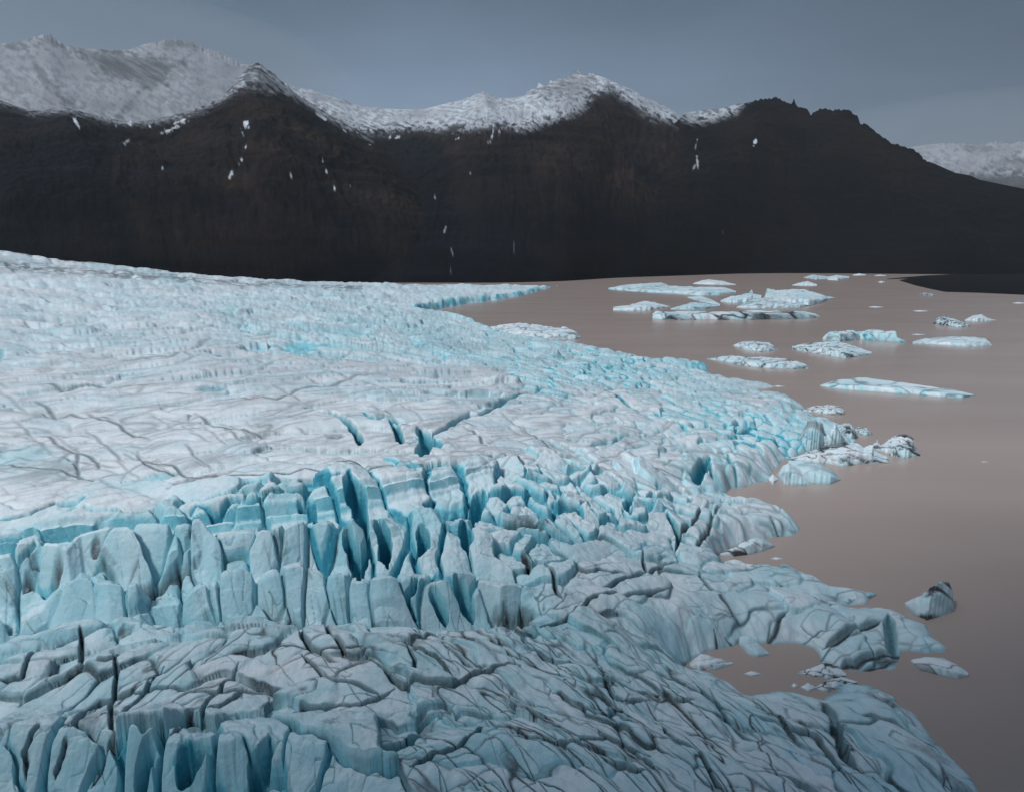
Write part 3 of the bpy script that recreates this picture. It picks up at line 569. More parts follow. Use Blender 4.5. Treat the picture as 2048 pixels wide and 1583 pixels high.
CARVE = np.zeros_like(Z)
gw = np.random.default_rng(77)
CR = [
 # blue crevasses: width, depth, blue, dirt, points
 (1.5, 8, 1, 0, [(699, 952), (706, 978), (720, 1005), (727, 1022)]), (.6, 4, 1, .1, [(598, 985), (603, 1000), (612, 1012)]),
 (.6, 4, 1, .1, [(616, 982), (618, 1003), (630, 1022)]), (1.0, 7, 1, 0, [(688, 1032), (695, 1060), (700, 1082)]),
 (1.2, 9, 1, .1, [(753, 1012), (765, 1045), (772, 1085), (775, 1132)]), (.9, 6, 1, .1, [(700, 1080), (712, 1120), (717, 1142)]),
 (.8, 6, 1, .1, [(740, 1085), (728, 1115), (717, 1142)]), (1.2, 7, 1, .1, [(838, 1045), (848, 1090), (838, 1112)]),
 (1.6, 7, 1, 0, [(968, 978), (952, 1008), (936, 1032)]), (1.2, 6, 1, .1, [(928, 1050), (936, 1095)]),
 (.5, 5, 1, .2, [(835, 1140), (833, 1226)]), (.8, 6, 1, .2, [(862, 1150), (880, 1195), (893, 1226)]), (1.0, 6, 1, .2, [(912, 1145), (930, 1195), (946, 1224)]),
 (.5, 2.2, .8, 0, [(0, 1033), (60, 1024), (110, 1000), (170, 991)]), (.6, 2.4, .9, 0, [(380, 1008), (440, 1000), (520, 985), (600, 972), (660, 960), (702, 948)]),
 (1.1, 4, .9, .5, [(612, 808), (650, 820), (690, 838), (715, 865), (719, 886)]), (1.1, 4, .95, .4, [(782, 838), (797, 855), (803, 884)]),
 (1.8, 5, .95, .25, [(838, 848), (853, 868), (852, 888), (842, 910)]), (1.3, 3, .9, .2, [(868, 876), (879, 890)]),
 (1.0, 2.5, .7, 0, [(726, 822), (750, 835), (790, 836), (836, 848)]), (1.0, 2.5, .5, .4, [(820, 885), (900, 846), (960, 822), (1010, 797), (1060, 780), (1112, 770)]),
 (1.1, 3.5, .9, .2, [(1234, 788), (1300, 818), (1340, 840), (1375, 856), (1392, 868)]), (1.0, 2.2, .5, .3, [(1180, 890), (1230, 880), (1290, 873)]),  # last entry: a blue shadow, tinted and carved like a crevasse
 (1.5, 5, 1, .2, [(1386, 964), (1400, 936), (1420, 910)]), (.9, 5, 1, .1, [(1335, 1028), (1352, 1052), (1384, 1085)]),
 (.5, 2, .3, .9, [(1415, 912), (1430, 950), (1450, 975)]), (.5, 2, .6, .7, [(1455, 905), (1470, 925), (1483, 952)]),
 (.8, 3, .9, .2, [(1270, 985), (1252, 1000), (1262, 1030)]), (.8, 3, .9, .2, [(1200, 1050), (1215, 1040), (1240, 1055), (1260, 1065)]),
 (.9, 5, .8, .3, [(300, 1495), (290, 1545), (280, 1590)]), (1.1, 6, .9, .3, [(412, 1482), (388, 1515), (370, 1570)]), (1.0, 6, .9, .3, [(505, 1505), (512, 1560), (512, 1600)]),
 (.9, 5, .8, .3, [(538, 1450), (527, 1505), (516, 1530)]), (.8, 3, .6, .5, [(760, 1498), (800, 1470), (860, 1445)]),
 # dark dirt-filled fractures
 (.28, 1.2, 0, 1, [(159, 1245), (160, 1320)]), (.30, 1.2, 0, 1, [(226, 1290), (229, 1400), (228, 1455)]), (.34, 1.5, 0, 1, [(184, 1582), (205, 1528), (219, 1480), (228, 1452)]),
 (.3, 1.2, 0, 1, [(0, 1355), (44, 1344), (82, 1292)]), (.3, 1.2, 0, 1, [(116, 1358), (171, 1327), (226, 1306), (245, 1290)]),
 (.4, 1.6, 0, 1, [(128, 1452), (171, 1419), (232, 1398), (285, 1375)]), (.34, 1.4, 0, 1, [(185, 1437), (240, 1433), (283, 1398), (307, 1364), (328, 1330)]),
 (.3, 1.3, .5, .8, [(403, 1452), (410, 1419), (444, 1364), (478, 1330)]), (.26, 1.0, 0, 1, [(253, 1389), (335, 1385), (410, 1387), (495, 1375), (560, 1380)]),
 (.34, 1.2, 0, 1, [(410, 1427), (461, 1399), (485, 1378)]), (.4, 1.6, 0, 1, [(330, 1468), (369, 1443), (400, 1425)]), (.3, 1.5, .2, .9, [(79, 1450), (65, 1487), (51, 1520), (56, 1580)]),
 (.3, 1.5, .1, 1, [(133, 1482), (126, 1515), (112, 1560)]), (.4, 1.6, 0, 1, [(600, 1248), (620, 1293), (676, 1317)]), (.34, 1.3, 0, 1, [(651, 1248), (674, 1285), (693, 1306)]),
 (.5, 1.8, 0, 1, [(742, 1305), (778, 1351), (805, 1375), (907, 1376), (955, 1346), (1041, 1327)]), (.3, 1.1, 0, 1, [(812, 1289), (832, 1341), (860, 1352)]),
 (.36, 1.2, 0, 1, [(885, 1286), (920, 1315), (946, 1338)]), (.3, 1.0, 0, 1, [(785, 1284), (860, 1260), (976, 1279), (1041, 1317)]), (.26, 1.0, 0, 1, [(600, 1300), (640, 1345), (700, 1370), (770, 1400)]),
 (.3, 1.2, 0, 1, [(570, 1420), (640, 1415), (720, 1412), (790, 1380)]), (.4, 1.4, 0, 1, [(976, 1432), (1044, 1464), (1106, 1488), (1181, 1498), (1249, 1532), (1300, 1550)]),
 (.34, 1.3, 0, 1, [(1003, 1426), (1113, 1450), (1215, 1477), (1300, 1508)]), (.34, 1.3, 0, 1, [(1106, 1385), (1160, 1416), (1232, 1433), (1300, 1470)]),
 (.4, 1.5, 0, 1, [(1186, 1342), (1225, 1399), (1300, 1405)]), (.36, 1.6, 0, 1, [(820, 1540), (870, 1510), (942, 1470), (985, 1440)]),
 (.44, 1.6, 0, 1, [(1195, 1460), (1262, 1500), (1298, 1529), (1306, 1548)]), (.36, 1.4, 0, 1, [(1195, 1350), (1255, 1377), (1330, 1398), (1400, 1412)]),
 (.5, 1.8, 0, 1, [(1478, 1410), (1552, 1447), (1622, 1475), (1661, 1510), (1702, 1565)]), (.34, 1.4, 0, 1, [(1388, 1369), (1434, 1404), (1481, 1467), (1520, 1490)]),
 (.3, 1.2, 0, 1, [(1305, 1435), (1372, 1490), (1419, 1541), (1450, 1570)]), (.4, 1.5, 0, 1, [(1494, 1272), (1552, 1236), (1576, 1208)]),
 (.34, 1.4, 0, 1, [(1430, 1222), (1448, 1260), (1470, 1296)]), (.34, 1.4, 0, 1, [(1454, 1226), (1493, 1268), (1530, 1290)]), (.34, 1.2, 0, 1, [(1552, 1158), (1595, 1178), (1638, 1197), (1672, 1196)]),
 (.9, 5.0, 0, 1, [(1650, 1272), (1708, 1248), (1765, 1232)]), (1.0, 6.0, .5, .8, [(1777, 1226), (1784, 1262), (1790, 1292)]), (.7, 4.0, 0, 1, [(1670, 1314), (1730, 1300), (1786, 1291), (1880, 1283)]),
 (.44, 1.6, 0, 1, [(1677, 1326), (1730, 1316), (1790, 1299)]), (.9, 4, .2, .8, [(1648, 1388), (1665, 1430), (1672, 1470), (1690, 1510), (1710, 1530)]),
 (.6, 3, 0, 1, [(1723, 1424), (1809, 1447), (1883, 1492)]), (.4, 1.5, 0, 1, [(1286, 1100), (1291, 1140), (1301, 1144), (1356, 1119)]), (.4, 1.5, 0, 1, [(1195, 1166), (1250, 1155), (1296, 1144)]),
 (.4, 1.5, 0, 1, [(1400, 1140), (1412, 1160), (1428, 1172)]), (.36, 1.3, 0, 1, [(1200, 1190), (1262, 1184), (1340, 1172)]), (.5, 1.6, 0, 1, [(1042, 1108), (1058, 1125), (1058, 1150)]),
 (.4, 1.4, 0, 1, [(1090, 1120), (1110, 1160), (1128, 1208)]), (.4, 1.4, 0, 1, [(1080, 1255), (1130, 1238), (1180, 1200), (1200, 1190)]), (1.0, 3, .1, 1, [(1000, 1235), (1030, 1245), (1050, 1240), (1040, 1218)]),
 (.4, 1.6, .1, 1, [(1420, 1005), (1400, 1020), (1358, 1060), (1348, 1090)]), (.4, 1.5, 0, 1, [(1445, 1000), (1420, 1040), (1402, 1075), (1396, 1095)]), (.3, 1.1, 0, 1, [(1540, 1030), (1562, 1045), (1580, 1068)]),
 # long creases on the upper plateau
 (0.31, .4, 0, .9, [(250, 905), (300, 922), (360, 935), (410, 942), (520, 946), (640, 938), (760, 929), (860, 915)]), (0.31, .4, 0, .9, [(60, 868), (130, 892), (195, 920), (198, 932)]),
 (0.31, .4, 0, .9, [(275, 900), (290, 925), (330, 933), (360, 938)]), (0.28, .4, 0, .9, [(155, 890), (156, 955)]), (0.31, .4, 0, .9, [(0, 920), (60, 932), (140, 945), (200, 960)]),
 (0.37, .4, 0, .9, [(390, 820), (430, 848), (500, 862), (540, 868)]), (0.37, .4, 0, .9, [(170, 820), (215, 838), (260, 865), (300, 878)]), (0.37, .4, 0, .9, [(60, 800), (110, 830), (170, 832), (230, 840)]),
 (0.37, .4, 0, .9, [(930, 855), (960, 870), (978, 892)]), (0.31, .4, 0, .9, [(1045, 850), (1085, 885), (1128, 910)]), (0.31, .4, 0, .9, [(1000, 900), (1040, 918), (1060, 925)]),
 (0.43, .4, 0, .9, [(430, 800), (500, 795), (600, 775), (700, 755), (760, 740)]), (0.50, .4, 0, .9, [(60, 770), (150, 768), (240, 772), (330, 765)]), (0.50, .4, 0, .9, [(220, 725), (320, 712), (400, 690), (420, 672)]),
]
for w_, d_, b_, k_, pts in CR:
    q = wiggle(pts, 0.07, gw)
    carve([hit(p[0], p[1]) for p in q], w_, d_, b_, k_)

# scattered melt-water creases that follow the flow
gs = np.random.default_rng(15)
for i in range(230):
    x = gs.uniform(-60, 1380); y = 600 + 350 * gs.random() ** 0.75
    if x > 900 and y < 700: continue
    L = gs.uniform(25, 120) * (0.5 + (y - 560) / 380)
    d = -0.12 + gs.normal(0, 0.06) + (0.12 if x < 200 else 0)
    if gs.random() < 0.22: d = gs.uniform(0.3, 0.9); L *= 0.55
    if x > 950: d = gs.choice([-0.35, 0.35, 0.6]) + gs.normal(0, .1); L *= .7
    pts = [(x + L * t, y + L * t * d + L * 0.06 * math.sin(3 * t + i)) for t in (-.5, -.2, .2, .5)]
    q = wiggle(pts, 0.05, gs, 1)
    r = math.hypot(*hit(x, y)[:2])
    carve([hit(*p) for p in q], gs.uniform(.0009, .0014) * r + .03, .0010 * r, 0, gs.uniform(.4, .75))

def blotch(x, y, rx, ry, dirt, lower=0.0, blue=0.0):
    """stain, pond or painted dark hole: ellipse traced around (x, y)"""
    cx, cy, cz = hit(x, y); ex = hit(x + rx, y); ey = hit(x, y - ry)
    a = max(1., math.hypot(ex[0] - cx, ex[1] - cy)); b = max(1., math.hypot(ey[0] - cx, ey[1] - cy))
    wd = window(cx, cy, max(a, b) * 1.6)
    if wd is None: return
    th = math.atan2(cx, cy)
    dx = X[wd] - cx; dy = Y[wd] - cy
    u = (dx * math.cos(th) - dy * math.sin(th)) / a; v = (dx * math.sin(th) + dy * math.cos(th)) / b
    d = np.sqrt(u * u + v * v) * (1 + 0.35 * fbm(THG[wd] * 70, LR[wd] * 70, 61, 3))
    m = sstep(1.1, 0.5, d)
    if dirt: DIRT[wd] = np.maximum(DIRT[wd], dirt * m * (0.6 + 0.4 * np.clip(fbm(THG[wd] * 120, LR[wd] * 120, 63, 3) + .5, 0, 1)))
    if blue: BLUE[wd] = np.maximum(BLUE[wd], blue * m)
    if lower: CARVE[wd] = np.maximum(CARVE[wd], lower * m)

for b in [(400, 948, 60, 7, .7, .3), (530, 845, 28, 6, .6, .3), (668, 868, 22, 6, .65, .4), (530, 893, 22, 5, .55, .2), (92, 738, 22, 10, .4, .3),
          (425, 774, 34, 7, .35, .8, .4), (600, 690, 40, 14, 0, 1.2, .5), (0, 705, 12, 14, .35, 1.0, .4), (40, 905, 75, 22, 0, .6, .28), (700, 660, 40, 8, .1, .8, .35),
          (55, 1165, 16, 30, .9, 1.5), (115, 1150, 12, 45, .85, 3), (192, 1100, 5, 4, .9, .8), (320, 1180, 22, 14, .9, 2.5), (245, 1255, 22, 10, .85, .8),  # includes the dark hole in the left wall, its shade painted as dirt
          (1050, 1042, 48, 16, .75, .3), (1030, 1235, 40, 14, .85, 1.5), (905, 1040, 18, 22, .35, .3), (1530, 1068, 16, 18, .6, .4), (1230, 1430, 18, 10, .85, 2),
          (1370, 1292, 22, 16, .6, 1), (370, 1520, 26, 30, 0, 1, .9), (850, 1440, 24, 26, .6, .8), (395, 1445, 26, 12, .6, .4), (180, 1432, 24, 14, .6, .4),
          (1770, 1390, 40, 14, .85, 0), (1860, 1500, 50, 10, .5, 0), (1640, 1320, 40, 16, .6, 0), (1930, 1560, 60, 12, .6, 0), (565, 1075, 8, 40, .35, 0), (480, 1090, 30, 10, .3, 0),
          (700, 728, 120, 10, .25, 0), (850, 745, 90, 12, .3, 0), (930, 690, 60, 10, .3, 0), (640, 605, 60, 4, .15, 0)]:
    blotch(*b)
Z -= CARVE

# steep faces: fresh fracture blue on the calving walls, dirt streaks on the older ones
dzr = np.gradient(Z, axis=1) / np.maximum(np.gradient(RR, axis=1), 1e-3)
dzt = np.gradient(Z, axis=0) / (RR * ((TH1 - TH0) / (NC - 1)))
slope = np.sqrt(dzr ** 2 + dzt ** 2)
steep = sstep(1.0, 2.6, slope)
st = fbm(THG * 130 * np.clip(110 / RR, .2, 1.2), LR * 14, 71, 3)
wallw = np.clip((P1[:, 8][ID] - .35) / .5, .05, 1)
frs = P1[:, 11][ID]
TONE = TONE + (.42 * sstep(.25, 1.3, slope) - .06) * sstep(420, 250, RR)
DIRT = np.clip(DIRT + steep * (1 - frs) * 0.6 * wallw * sstep(0.1, 0.9, st), 0, 1)
BLUE = np.clip(BLUE + steep * frs * (0.26 + 0.3 * fbm(THG * 22, LR * 22, 75, 2)), 0, 1)
# the long fresh wall behind the first row of towers is turquoise
aw = (RR > (BR[I_A - 1] - 1.2)[:, None]) & (RR < (BR[I_A] + .5)[:, None])
BLUE = np.maximum(BLUE, aw * sstep(.7, 1.6, slope) * (fade(XS, [(-300, 1), (700, 1), (950, .5), (1060, 0)])[:, None]) * (.50 + .25 * fbm(THG * 25, LR * 25, 77, 2)))
DIRT = DIRT * (1 - .7 * aw)
# moraine stripes along the far margin
edge_r = BR[-2][:, None]
q = (RR - edge_r * 0.86) / (edge_r * 0.05)
DIRT = np.maximum(DIRT, 0.75 * np.exp(-q * q) * sstep(-0.2, 0.5, fbm(THG * 60, LR * 160, 81, 3) + 0.25) * (THG < math.radians(-12)))
q = (RR - edge_r * 0.985) / (edge_r * 0.02)
DIRT = np.maximum(DIRT, 0.8 * np.exp(-q * q) * sstep(-0.1, 0.6, fbm(THG * 160, LR * 260, 83, 3)))

# ------------------------------------------------------------------ shoreline
SHORE = [(-400, 470), (1060, 520), (1128, 570), (1090, 578), (1050, 590), (1000, 600), (930, 608), (880, 618), (850, 627), (836, 633), (862, 634), (905, 637), (950, 650),
 (985, 664), (1010, 674), (1060, 682), (1110, 687), (1160, 692), (1200, 701), (1250, 714), (1297, 722), (1330, 720), (1382, 722), (1415, 730), (1418, 738),
 (1404, 745), (1430, 752), (1460, 757), (1500, 765), (1545, 769), (1568, 772), (1540, 776), (1505, 779), (1535, 788), (1562, 792), (1590, 800), (1608, 812),
 (1604, 826), (1650, 836), (1680, 848), (1706, 864), (1716, 880), (1690, 888), (1660, 886), (1640, 893), (1610, 905), (1585, 915), (1568, 922), (1552, 938), (1534, 962),
 (1500, 971), (1462, 977), (1450, 986), (1428, 990), (1445, 993), (1480, 1003), (1510, 1012), (1540, 1021), (1576, 1026), (1592, 1044), (1600, 1060), (1586, 1069),
 (1540, 1076), (1500, 1086), (1452, 1098), (1432, 1112), (1428, 1130), (1446, 1147), (1475, 1150), (1500, 1144), (1560, 1146), (1610, 1155), (1642, 1164),
 (1662, 1178), (1700, 1184), (1752, 1186), (1738, 1203), (1690, 1214), (1700, 1214), (1750, 1213), (1800, 1226), (1850, 1250), (1872, 1275), (1902, 1296), (1895, 1306), (1804, 1304),
 (1800, 1338), (1740, 1344), (1680, 1340), (1640, 1322), (1630, 1294), (1600, 1286), (1560, 1290), (1528, 1287), (1495, 1280), (1462, 1292), (1432, 1298), (1395, 1312), (1372, 1332),
 (1380, 1356), (1420, 1358), (1462, 1371), (1492, 1391), (1540, 1383), (1582, 1386), (1640, 1400), (1652, 1392), (1680, 1364), (1740, 1371), (1800, 1394), (1795, 1406), (1838, 1430),
 (1856, 1460), (1882, 1490), (1912, 1520), (1942, 1555), (1964, 1585), (2060, 1760), (2300, 2300), (-2600, 2300)]
SHW = []
for x, y in SHORE:
    if y < 500: X0, Y0 = (-3200, 2200) if x < 0 else (150, 3000)
    elif y >= 2300: X0, Y0 = (70, 10) if x > 0 else (-300, -100)
    else: X0, Y0 = on_plane(x, y)
    SHW.append((float(X0), float(Y0)))
INS = in_poly(X, Y, SHW)
SD = np.full(Z.shape, 60.0, f4)
for i in range(len(SHW)):
    a, b = SHW[i], SHW[(i + 1) % len(SHW)]
    L = math.hypot(b[0] - a[0], b[1] - a[1])
    if L > 900: continue
    wd = window((a[0] + b[0]) / 2, (a[1] + b[1]) / 2, L / 2 + 60)
    if wd is None: continue
    SD[wd] = np.minimum(SD[wd], np.sqrt(seg_d2(X[wd], Y[wd], a, b)[0]))
SD = np.where(INS, SD, -SD)
SD += RR * 0.0045 * fbm(THG * 38, LR * 38, 91, 2, .4)
wedge = np.where(RR < 420, np.clip(RR * (0.030 + .055 * sstep(math.radians(6), math.radians(11), THG) * sstep(160, 135, RR)), 2.0, 10), 9.0)
t = np.clip(SD / wedge, 0, 1)
fall = 1 - (1 - t) ** 2.4
ZW = np.where(SD > 0, np.maximum(Z, 0.8 + 0.6 * fall) * fall - 0.15 * (1 - fall), -0.15 + SD * 1.2)
Z = np.where(SD < wedge, ZW, np.maximum(Z, 0.0 - 4.0))
Z = np.maximum(Z, -6.0)
cliff = (SD > -1) & (SD < wedge * 1.1)
BLUE = np.where(cliff & (RR > 420), np.maximum(BLUE, 0.35 + 0.45 * sstep(-.2, .6, fbm(THG * 140, LR * 20, 95, 2))), BLUE)
BLUE = np.where(cliff & (RR <= 420), np.maximum(BLUE, 0.16 * sstep(-.1, .6, fbm(THG * 30, LR * 30, 96, 2))), BLUE)
wet_reflect = sstep(.55, .1, Z) * (SD > -2)  # wet waterline; the dark tint also paints in the brown water reflection
DIRT = np.maximum(DIRT, .30 * wet_reflect); TONE = np.clip(TONE + .3 * wet_reflect, 0, 1)
# frost-rounded edges: settle sharp steps over a few mesh rows
def blur_r(A): return np.concatenate([A[:, :1], .25 * A[:, :-2] + .5 * A[:, 1:-1] + .25 * A[:, 2:], A[:, -1:]], 1)
def blur_t(A): return np.concatenate([A[:1], .25 * A[:-2] + .5 * A[1:-1] + .25 * A[2:], A[-1:]], 0)
Zb_ = blur_t(blur_r(Z)); Z = Z + (Zb_ - Z) * (.25 + .6 * sstep(105, 150, RR))
Zf = blur_t(blur_r(blur_r(blur_r(Z)))); k_ = .85 * sstep(135, 200, RR); Z = Z + (Zf - Z) * k_
nb_ = (SD > -1) & (SD < wedge * 1.3) & (RR < 420); Zs = blur_t(blur_t(blur_t(blur_t(Z)))); Z = np.where(nb_, .3 * Z + .7 * Zs, Z)

q = grid_quads(NC, NR)
keep = (Z.ravel() > -5.9)
keep &= ~((SD.ravel() < -9))
q = q[keep[q].any(1)]
used = np.zeros(NC * NR, bool); used[q.ravel()] = True
remap = np.cumsum(used) - 1
V3 = np.stack([X.ravel(), Y.ravel(), Z.ravel()], 1)[used]
AT = np.stack([np.clip(BLUE, 0, 1).ravel(), np.clip(DIRT, 0, 1).ravel(), TONE.ravel()], 1)[used]
glacier = mesh_from('glacier', V3, remap[q][:, ::-1], MAT_ICE, AT)
tag(glacier, 'crevassed blue and white glacier tongue filling the left and foreground', 'glacier', kind='structure')
print('glacier', len(V3), 'seeds', S1['n'], S2['n'])
# ------------------------------------------------------------------ icebergs, each traced by its crest and its waterline
def berg(label, top, bot, k=0.55, dirt=0.5, blue=0.2, tone=0.35, crack=None, ang=0.6, ratio=1.8, seed=0, rough=1.0, cat='iceberg', group='icebergs afloat in the brown lake', name='iceberg', stain=0.0):
    g = np.random.default_rng(seed + 500)
    tp = np.array(top, float); bt = np.array(bot, float)
    x0, x1 = max(tp[0, 0], bt[0, 0]), min(tp[-1, 0], bt[-1, 0])
    w = x1 - x0
    nu = int(np.clip(w * 0.75, 14, 230)); xs = np.linspace(x0, x1, nu)
    yt = np.interp(xs, tp[:, 0], tp[:, 1]); yb = np.maximum(np.interp(xs, bt[:, 0], bt[:, 1]), yt + 0.3)
    hgt_px = (yb - yt).max()
    nz = 0.05 * hgt_px * rough * (perlin(xs / (w * .07 + 2), xs * 0 + seed * 1.7, 5) + .22 * perlin(xs / (w * .022 + 1.2), xs * 0 + seed * 2.1, 6))
    en = np.sin(np.pi * np.linspace(0, 1, nu)) ** 0.6
    yb = yb + 0.018 * hgt_px * rough * perlin(xs / (w * .05 + 2), xs * 0 + seed * 3.3, 8) * en
    yb = np.maximum(yb, yt + 0.3)
    th, tb = bearing(xs, yb); tht, ttp = bearing(xs, yt)
    rf = HC / tb
    H = np.maximum(k * (HC - rf * ttp), 0.03)
    rb = np.maximum((HC - H) / np.maximum(ttp, 1e-4), rf + 0.3 * H + 0.15)
    m_px = rf.mean() / FPX
    nv1 = 9; nv2 = int(np.clip((rb - rf).max() / (m_px * 3.0), 10, 70)); nv3 = 5
    s1 = np.linspace(0, 1, nv1)[None, :]
    fw = (0.22 * H + 0.08 * (rb - rf))[:, None]
    r1 = rf[:, None] + fw * s1; z1 = -0.25 + (0.80 * H[:, None] + .25) * (1 - (1 - s1) ** 1.7)
    s2 = np.linspace(0, 1, nv2 + 1)[None, 1:]
    rs = r1[:, -1:]; r2 = rs + np.maximum(rb[:, None] - rs, .1) * s2; z2 = (0.80 + 0.20 * s2 ** 0.8) * H[:, None]
    s3 = np.linspace(0, 1, nv3 + 1)[None, 1:]
    r3 = r2[:, -1:] + (0.5 * H[:, None] + .2) * s3; z3 = H[:, None] * (1 - s3) ** 0.8 - 0.5 * s3
    cz = (-nz * en * k * rf / FPX)[:, None]; z2 = z2 + cz * s2 ** 2; z3 = z3 + cz * (1 - s3)
    R = np.concatenate([r1, r2, r3, r3[:, -1:] - .2, rf[:, None] + .3], 1)
    Zb = np.concatenate([z1, z2, z3, z3[:, -1:] * 0 - 2.2, z3[:, -1:] * 0 - 2.2], 1)
    T = np.repeat(th[:, None], R.shape[1], 1)
    rm = rf.mean()
    U = (T - th.mean()) * rm; Vv = R - rm
    hm = max(H.max(), .4)
    sc = crack or np.clip(w * m_px / 9, 1.2, 30)
    ca, sa = math.cos(ang), math.sin(ang)
    V0 = Vv; Vv = Vv + 1.1 * Zb; U0 = U; U = U + .5 * Zb
    wu = U + sc * .35 * fbm(U / sc + seed, Vv / sc, 9, 2); wv = Vv + sc * .35 * fbm(U / sc + seed + 40, Vv / sc, 10, 2)
    wu = wu; A = (wu * ca + wv * sa) / ratio; B = -wu * sa + wv * ca
    nc = int(np.clip((A.max() - A.min()) * (B.max() - B.min()) / sc ** 2 * 1.3, 5, 90))
    sx = g.uniform(A.min(), A.max(), nc); sy = g.uniform(B.min(), B.max(), nc)
    D = np.sqrt((A[..., None] - sx) ** 2 + (B[..., None] - sy) ** 2)
    Ds = np.partition(D, 1, axis=-1); e = (Ds[..., 1] - Ds[..., 0]) * .5; cid = D.argmin(-1)
    top_w = np.clip(Zb / hm, 0, 1) ** 0.5
    hh = g.uniform(-1, 1, nc)[cid]
    fine_n = fbm(U / (sc * .5) + seed, Vv / (sc * .5), 11, 4)
    Zb = Zb + top_w * hm * rough * (0.07 * hh + 0.06 * fine_n - 0.10 * np.exp(-(e / (.09 * sc)) ** 2))
    R = R + (0.03 * hm * rough * (fbm(U / (sc * 1.0), Zb / (hm * .6), 12, 2)) * (Zb > -.2))
    ck = np.exp(-(e / (.06 * sc)) ** 2)
    streak = sstep(.0, .7, fbm(U / (hm * .5), R * 0 + seed, 13, 3)) * (np.arange(R.shape[1]) < nv1)[None, :]
    st = sstep(.1, .6, fbm(U / (sc * 1.2) + seed * 3, Vv / (sc * .8), 14, 4)) * stain
    Dd = np.clip(dirt * np.maximum(ck * sstep(.25, .6, g.random(nc)[cid] + .25), streak * .28) + st, 0, 1)
    Bl = np.clip(blue * (np.arange(R.shape[1]) < nv1)[None, :] * sstep(-.4, .5, fbm(U / hm, Zb / hm, 15, 2)) + blue * .5 * ck, 0, 1)
    To = np.clip(tone + .25 * hh * .5 + .3 * fbm(U / (sc * 2) + seed, Vv / (sc * 2), 16, 2), 0, 1)
    wet_reflect = sstep(.12 * hm + .2, .02 * hm, Zb); Dd = np.clip(np.maximum(Dd, .32 * wet_reflect), 0, 1); To = np.clip(To + .25 * wet_reflect, 0, 1)  # wet foot of the berg, brown reflection painted in with it
    cx, cy = float(rm * math.sin(th.mean())), float(rm * math.cos(th.mean()))
    Xb = R * np.sin(T) - cx; Yb = R * np.cos(T) - cy
    nvt = R.shape[1]
    o = mesh_from(name, np.stack([Xb, Yb, Zb], -1).reshape(-1, 3), grid_quads(nu, nvt, True)[:, ::-1], MAT_FARBERG if rm > 420 else MAT_BERG,
                  np.stack([Bl.ravel(), Dd.ravel(), To.ravel()], 1))
    o.location = (cx, cy, 0)
    tag(o, label, cat, group)
    return o

FLOE = 'small floes and slivers of ice on the lake'
# far clusters
berg('thin low ice raft with a dark back edge, farthest left of the far cluster', [(1217, 576), (1240, 571), (1262, 569), (1290, 567), (1322, 565), (1335, 570)], [(1217, 579), (1245, 581), (1290, 580), (1335, 574)], dirt=.5, blue=.5, seed=1)
berg('long flat white berg behind the others with a blue underside, left far cluster', [(1250, 580), (1290, 574), (1340, 572), (1400, 573), (1450, 575), (1472, 582)], [(1250, 582), (1300, 585), (1360, 588), (1400, 592), (1440, 590), (1472, 586)], k=.45, seed=2, blue=.35)
berg('small pinkish white floe alone near the far shore', [(1386, 567), (1402, 561), (1418, 559), (1445, 562), (1472, 569)], [(1386, 568), (1410, 569), (1440, 570), (1472, 570)], seed=3, tone=.05, dirt=.4)
berg('small white floe alone right of the far cluster', [(1584, 570), (1600, 565), (1615, 562), (1634, 569)], [(1584, 571), (1605, 572), (1634, 572)], seed=4, tone=.2, dirt=.2)
berg('dark-streaked ice raft close to the far mountain shore', [(1607, 555), (1625, 549), (1655, 553), (1660, 555)], [(1607, 556), (1630, 559), (1660, 558)], seed=5, dirt=.7, stain=.5)
berg('pale ice raft beside the dark-streaked raft at the far shore', [(1655, 554), (1672, 550), (1698, 553)], [(1655, 560), (1675, 561), (1698, 558)], seed=6, dirt=.3)
berg('white sliver just right of the two rafts at the far shore', [(1705, 550), (1718, 547), (1731, 549)], [(1705, 551), (1718, 551.5), (1731, 551)], seed=7, tone=.05, dirt=0, cat='ice floe', group=FLOE)
berg('thin white sliver on the far water left of the black spit', [(1749, 551), (1760, 549.6), (1772, 551)], [(1749, 552), (1760, 552.2), (1772, 552)], seed=8, tone=.05, dirt=0, cat='ice floe', group=FLOE)
berg('tiny white ice chip below the tip of the black spit', [(1756, 564), (1763, 562), (1770, 564)], [(1756, 565), (1763, 566), (1770, 565)], seed=9, tone=.05, dirt=0, cat='ice floe', group=FLOE)
berg('large wedge-shaped white berg with a sloping top and pointed right tip, far cluster', [(1528, 592), (1532, 577), (1552, 581), (1566, 580), (1590, 577), (1620, 583), (1650, 592), (1670, 596)], [(1528, 604), (1545, 608), (1580, 612), (1620, 612), (1645, 606), (1655, 600), (1670, 597)], k=.5, seed=10, dirt=.6)
berg('rough low berg ending in a small spire, left of the big wedge berg', [(1441, 601), (1460, 592), (1485, 589), (1497, 586), (1502, 578), (1505, 588), (1522, 591)], [(1441, 604), (1460, 607), (1490, 606), (1522, 603)], seed=11, dirt=.4)
berg('cracked grey-blue berg in front of the big wedge berg', [(1473, 614), (1500, 600), (1530, 595), (1570, 598), (1600, 605), (1626, 608)], [(1473, 616), (1510, 617), (1560, 616), (1600, 615), (1626, 611)], k=.5, seed=12, dirt=.7, stain=.2)
berg('humped grey-white berg at the left end of the far cluster', [(1226, 614), (1255, 611), (1275, 605), (1292, 602), (1315, 606), (1342, 613)], [(1226, 621), (1260, 622), (1300, 621), (1342, 614)], k=.5, seed=13, dirt=.45, tone=.2)
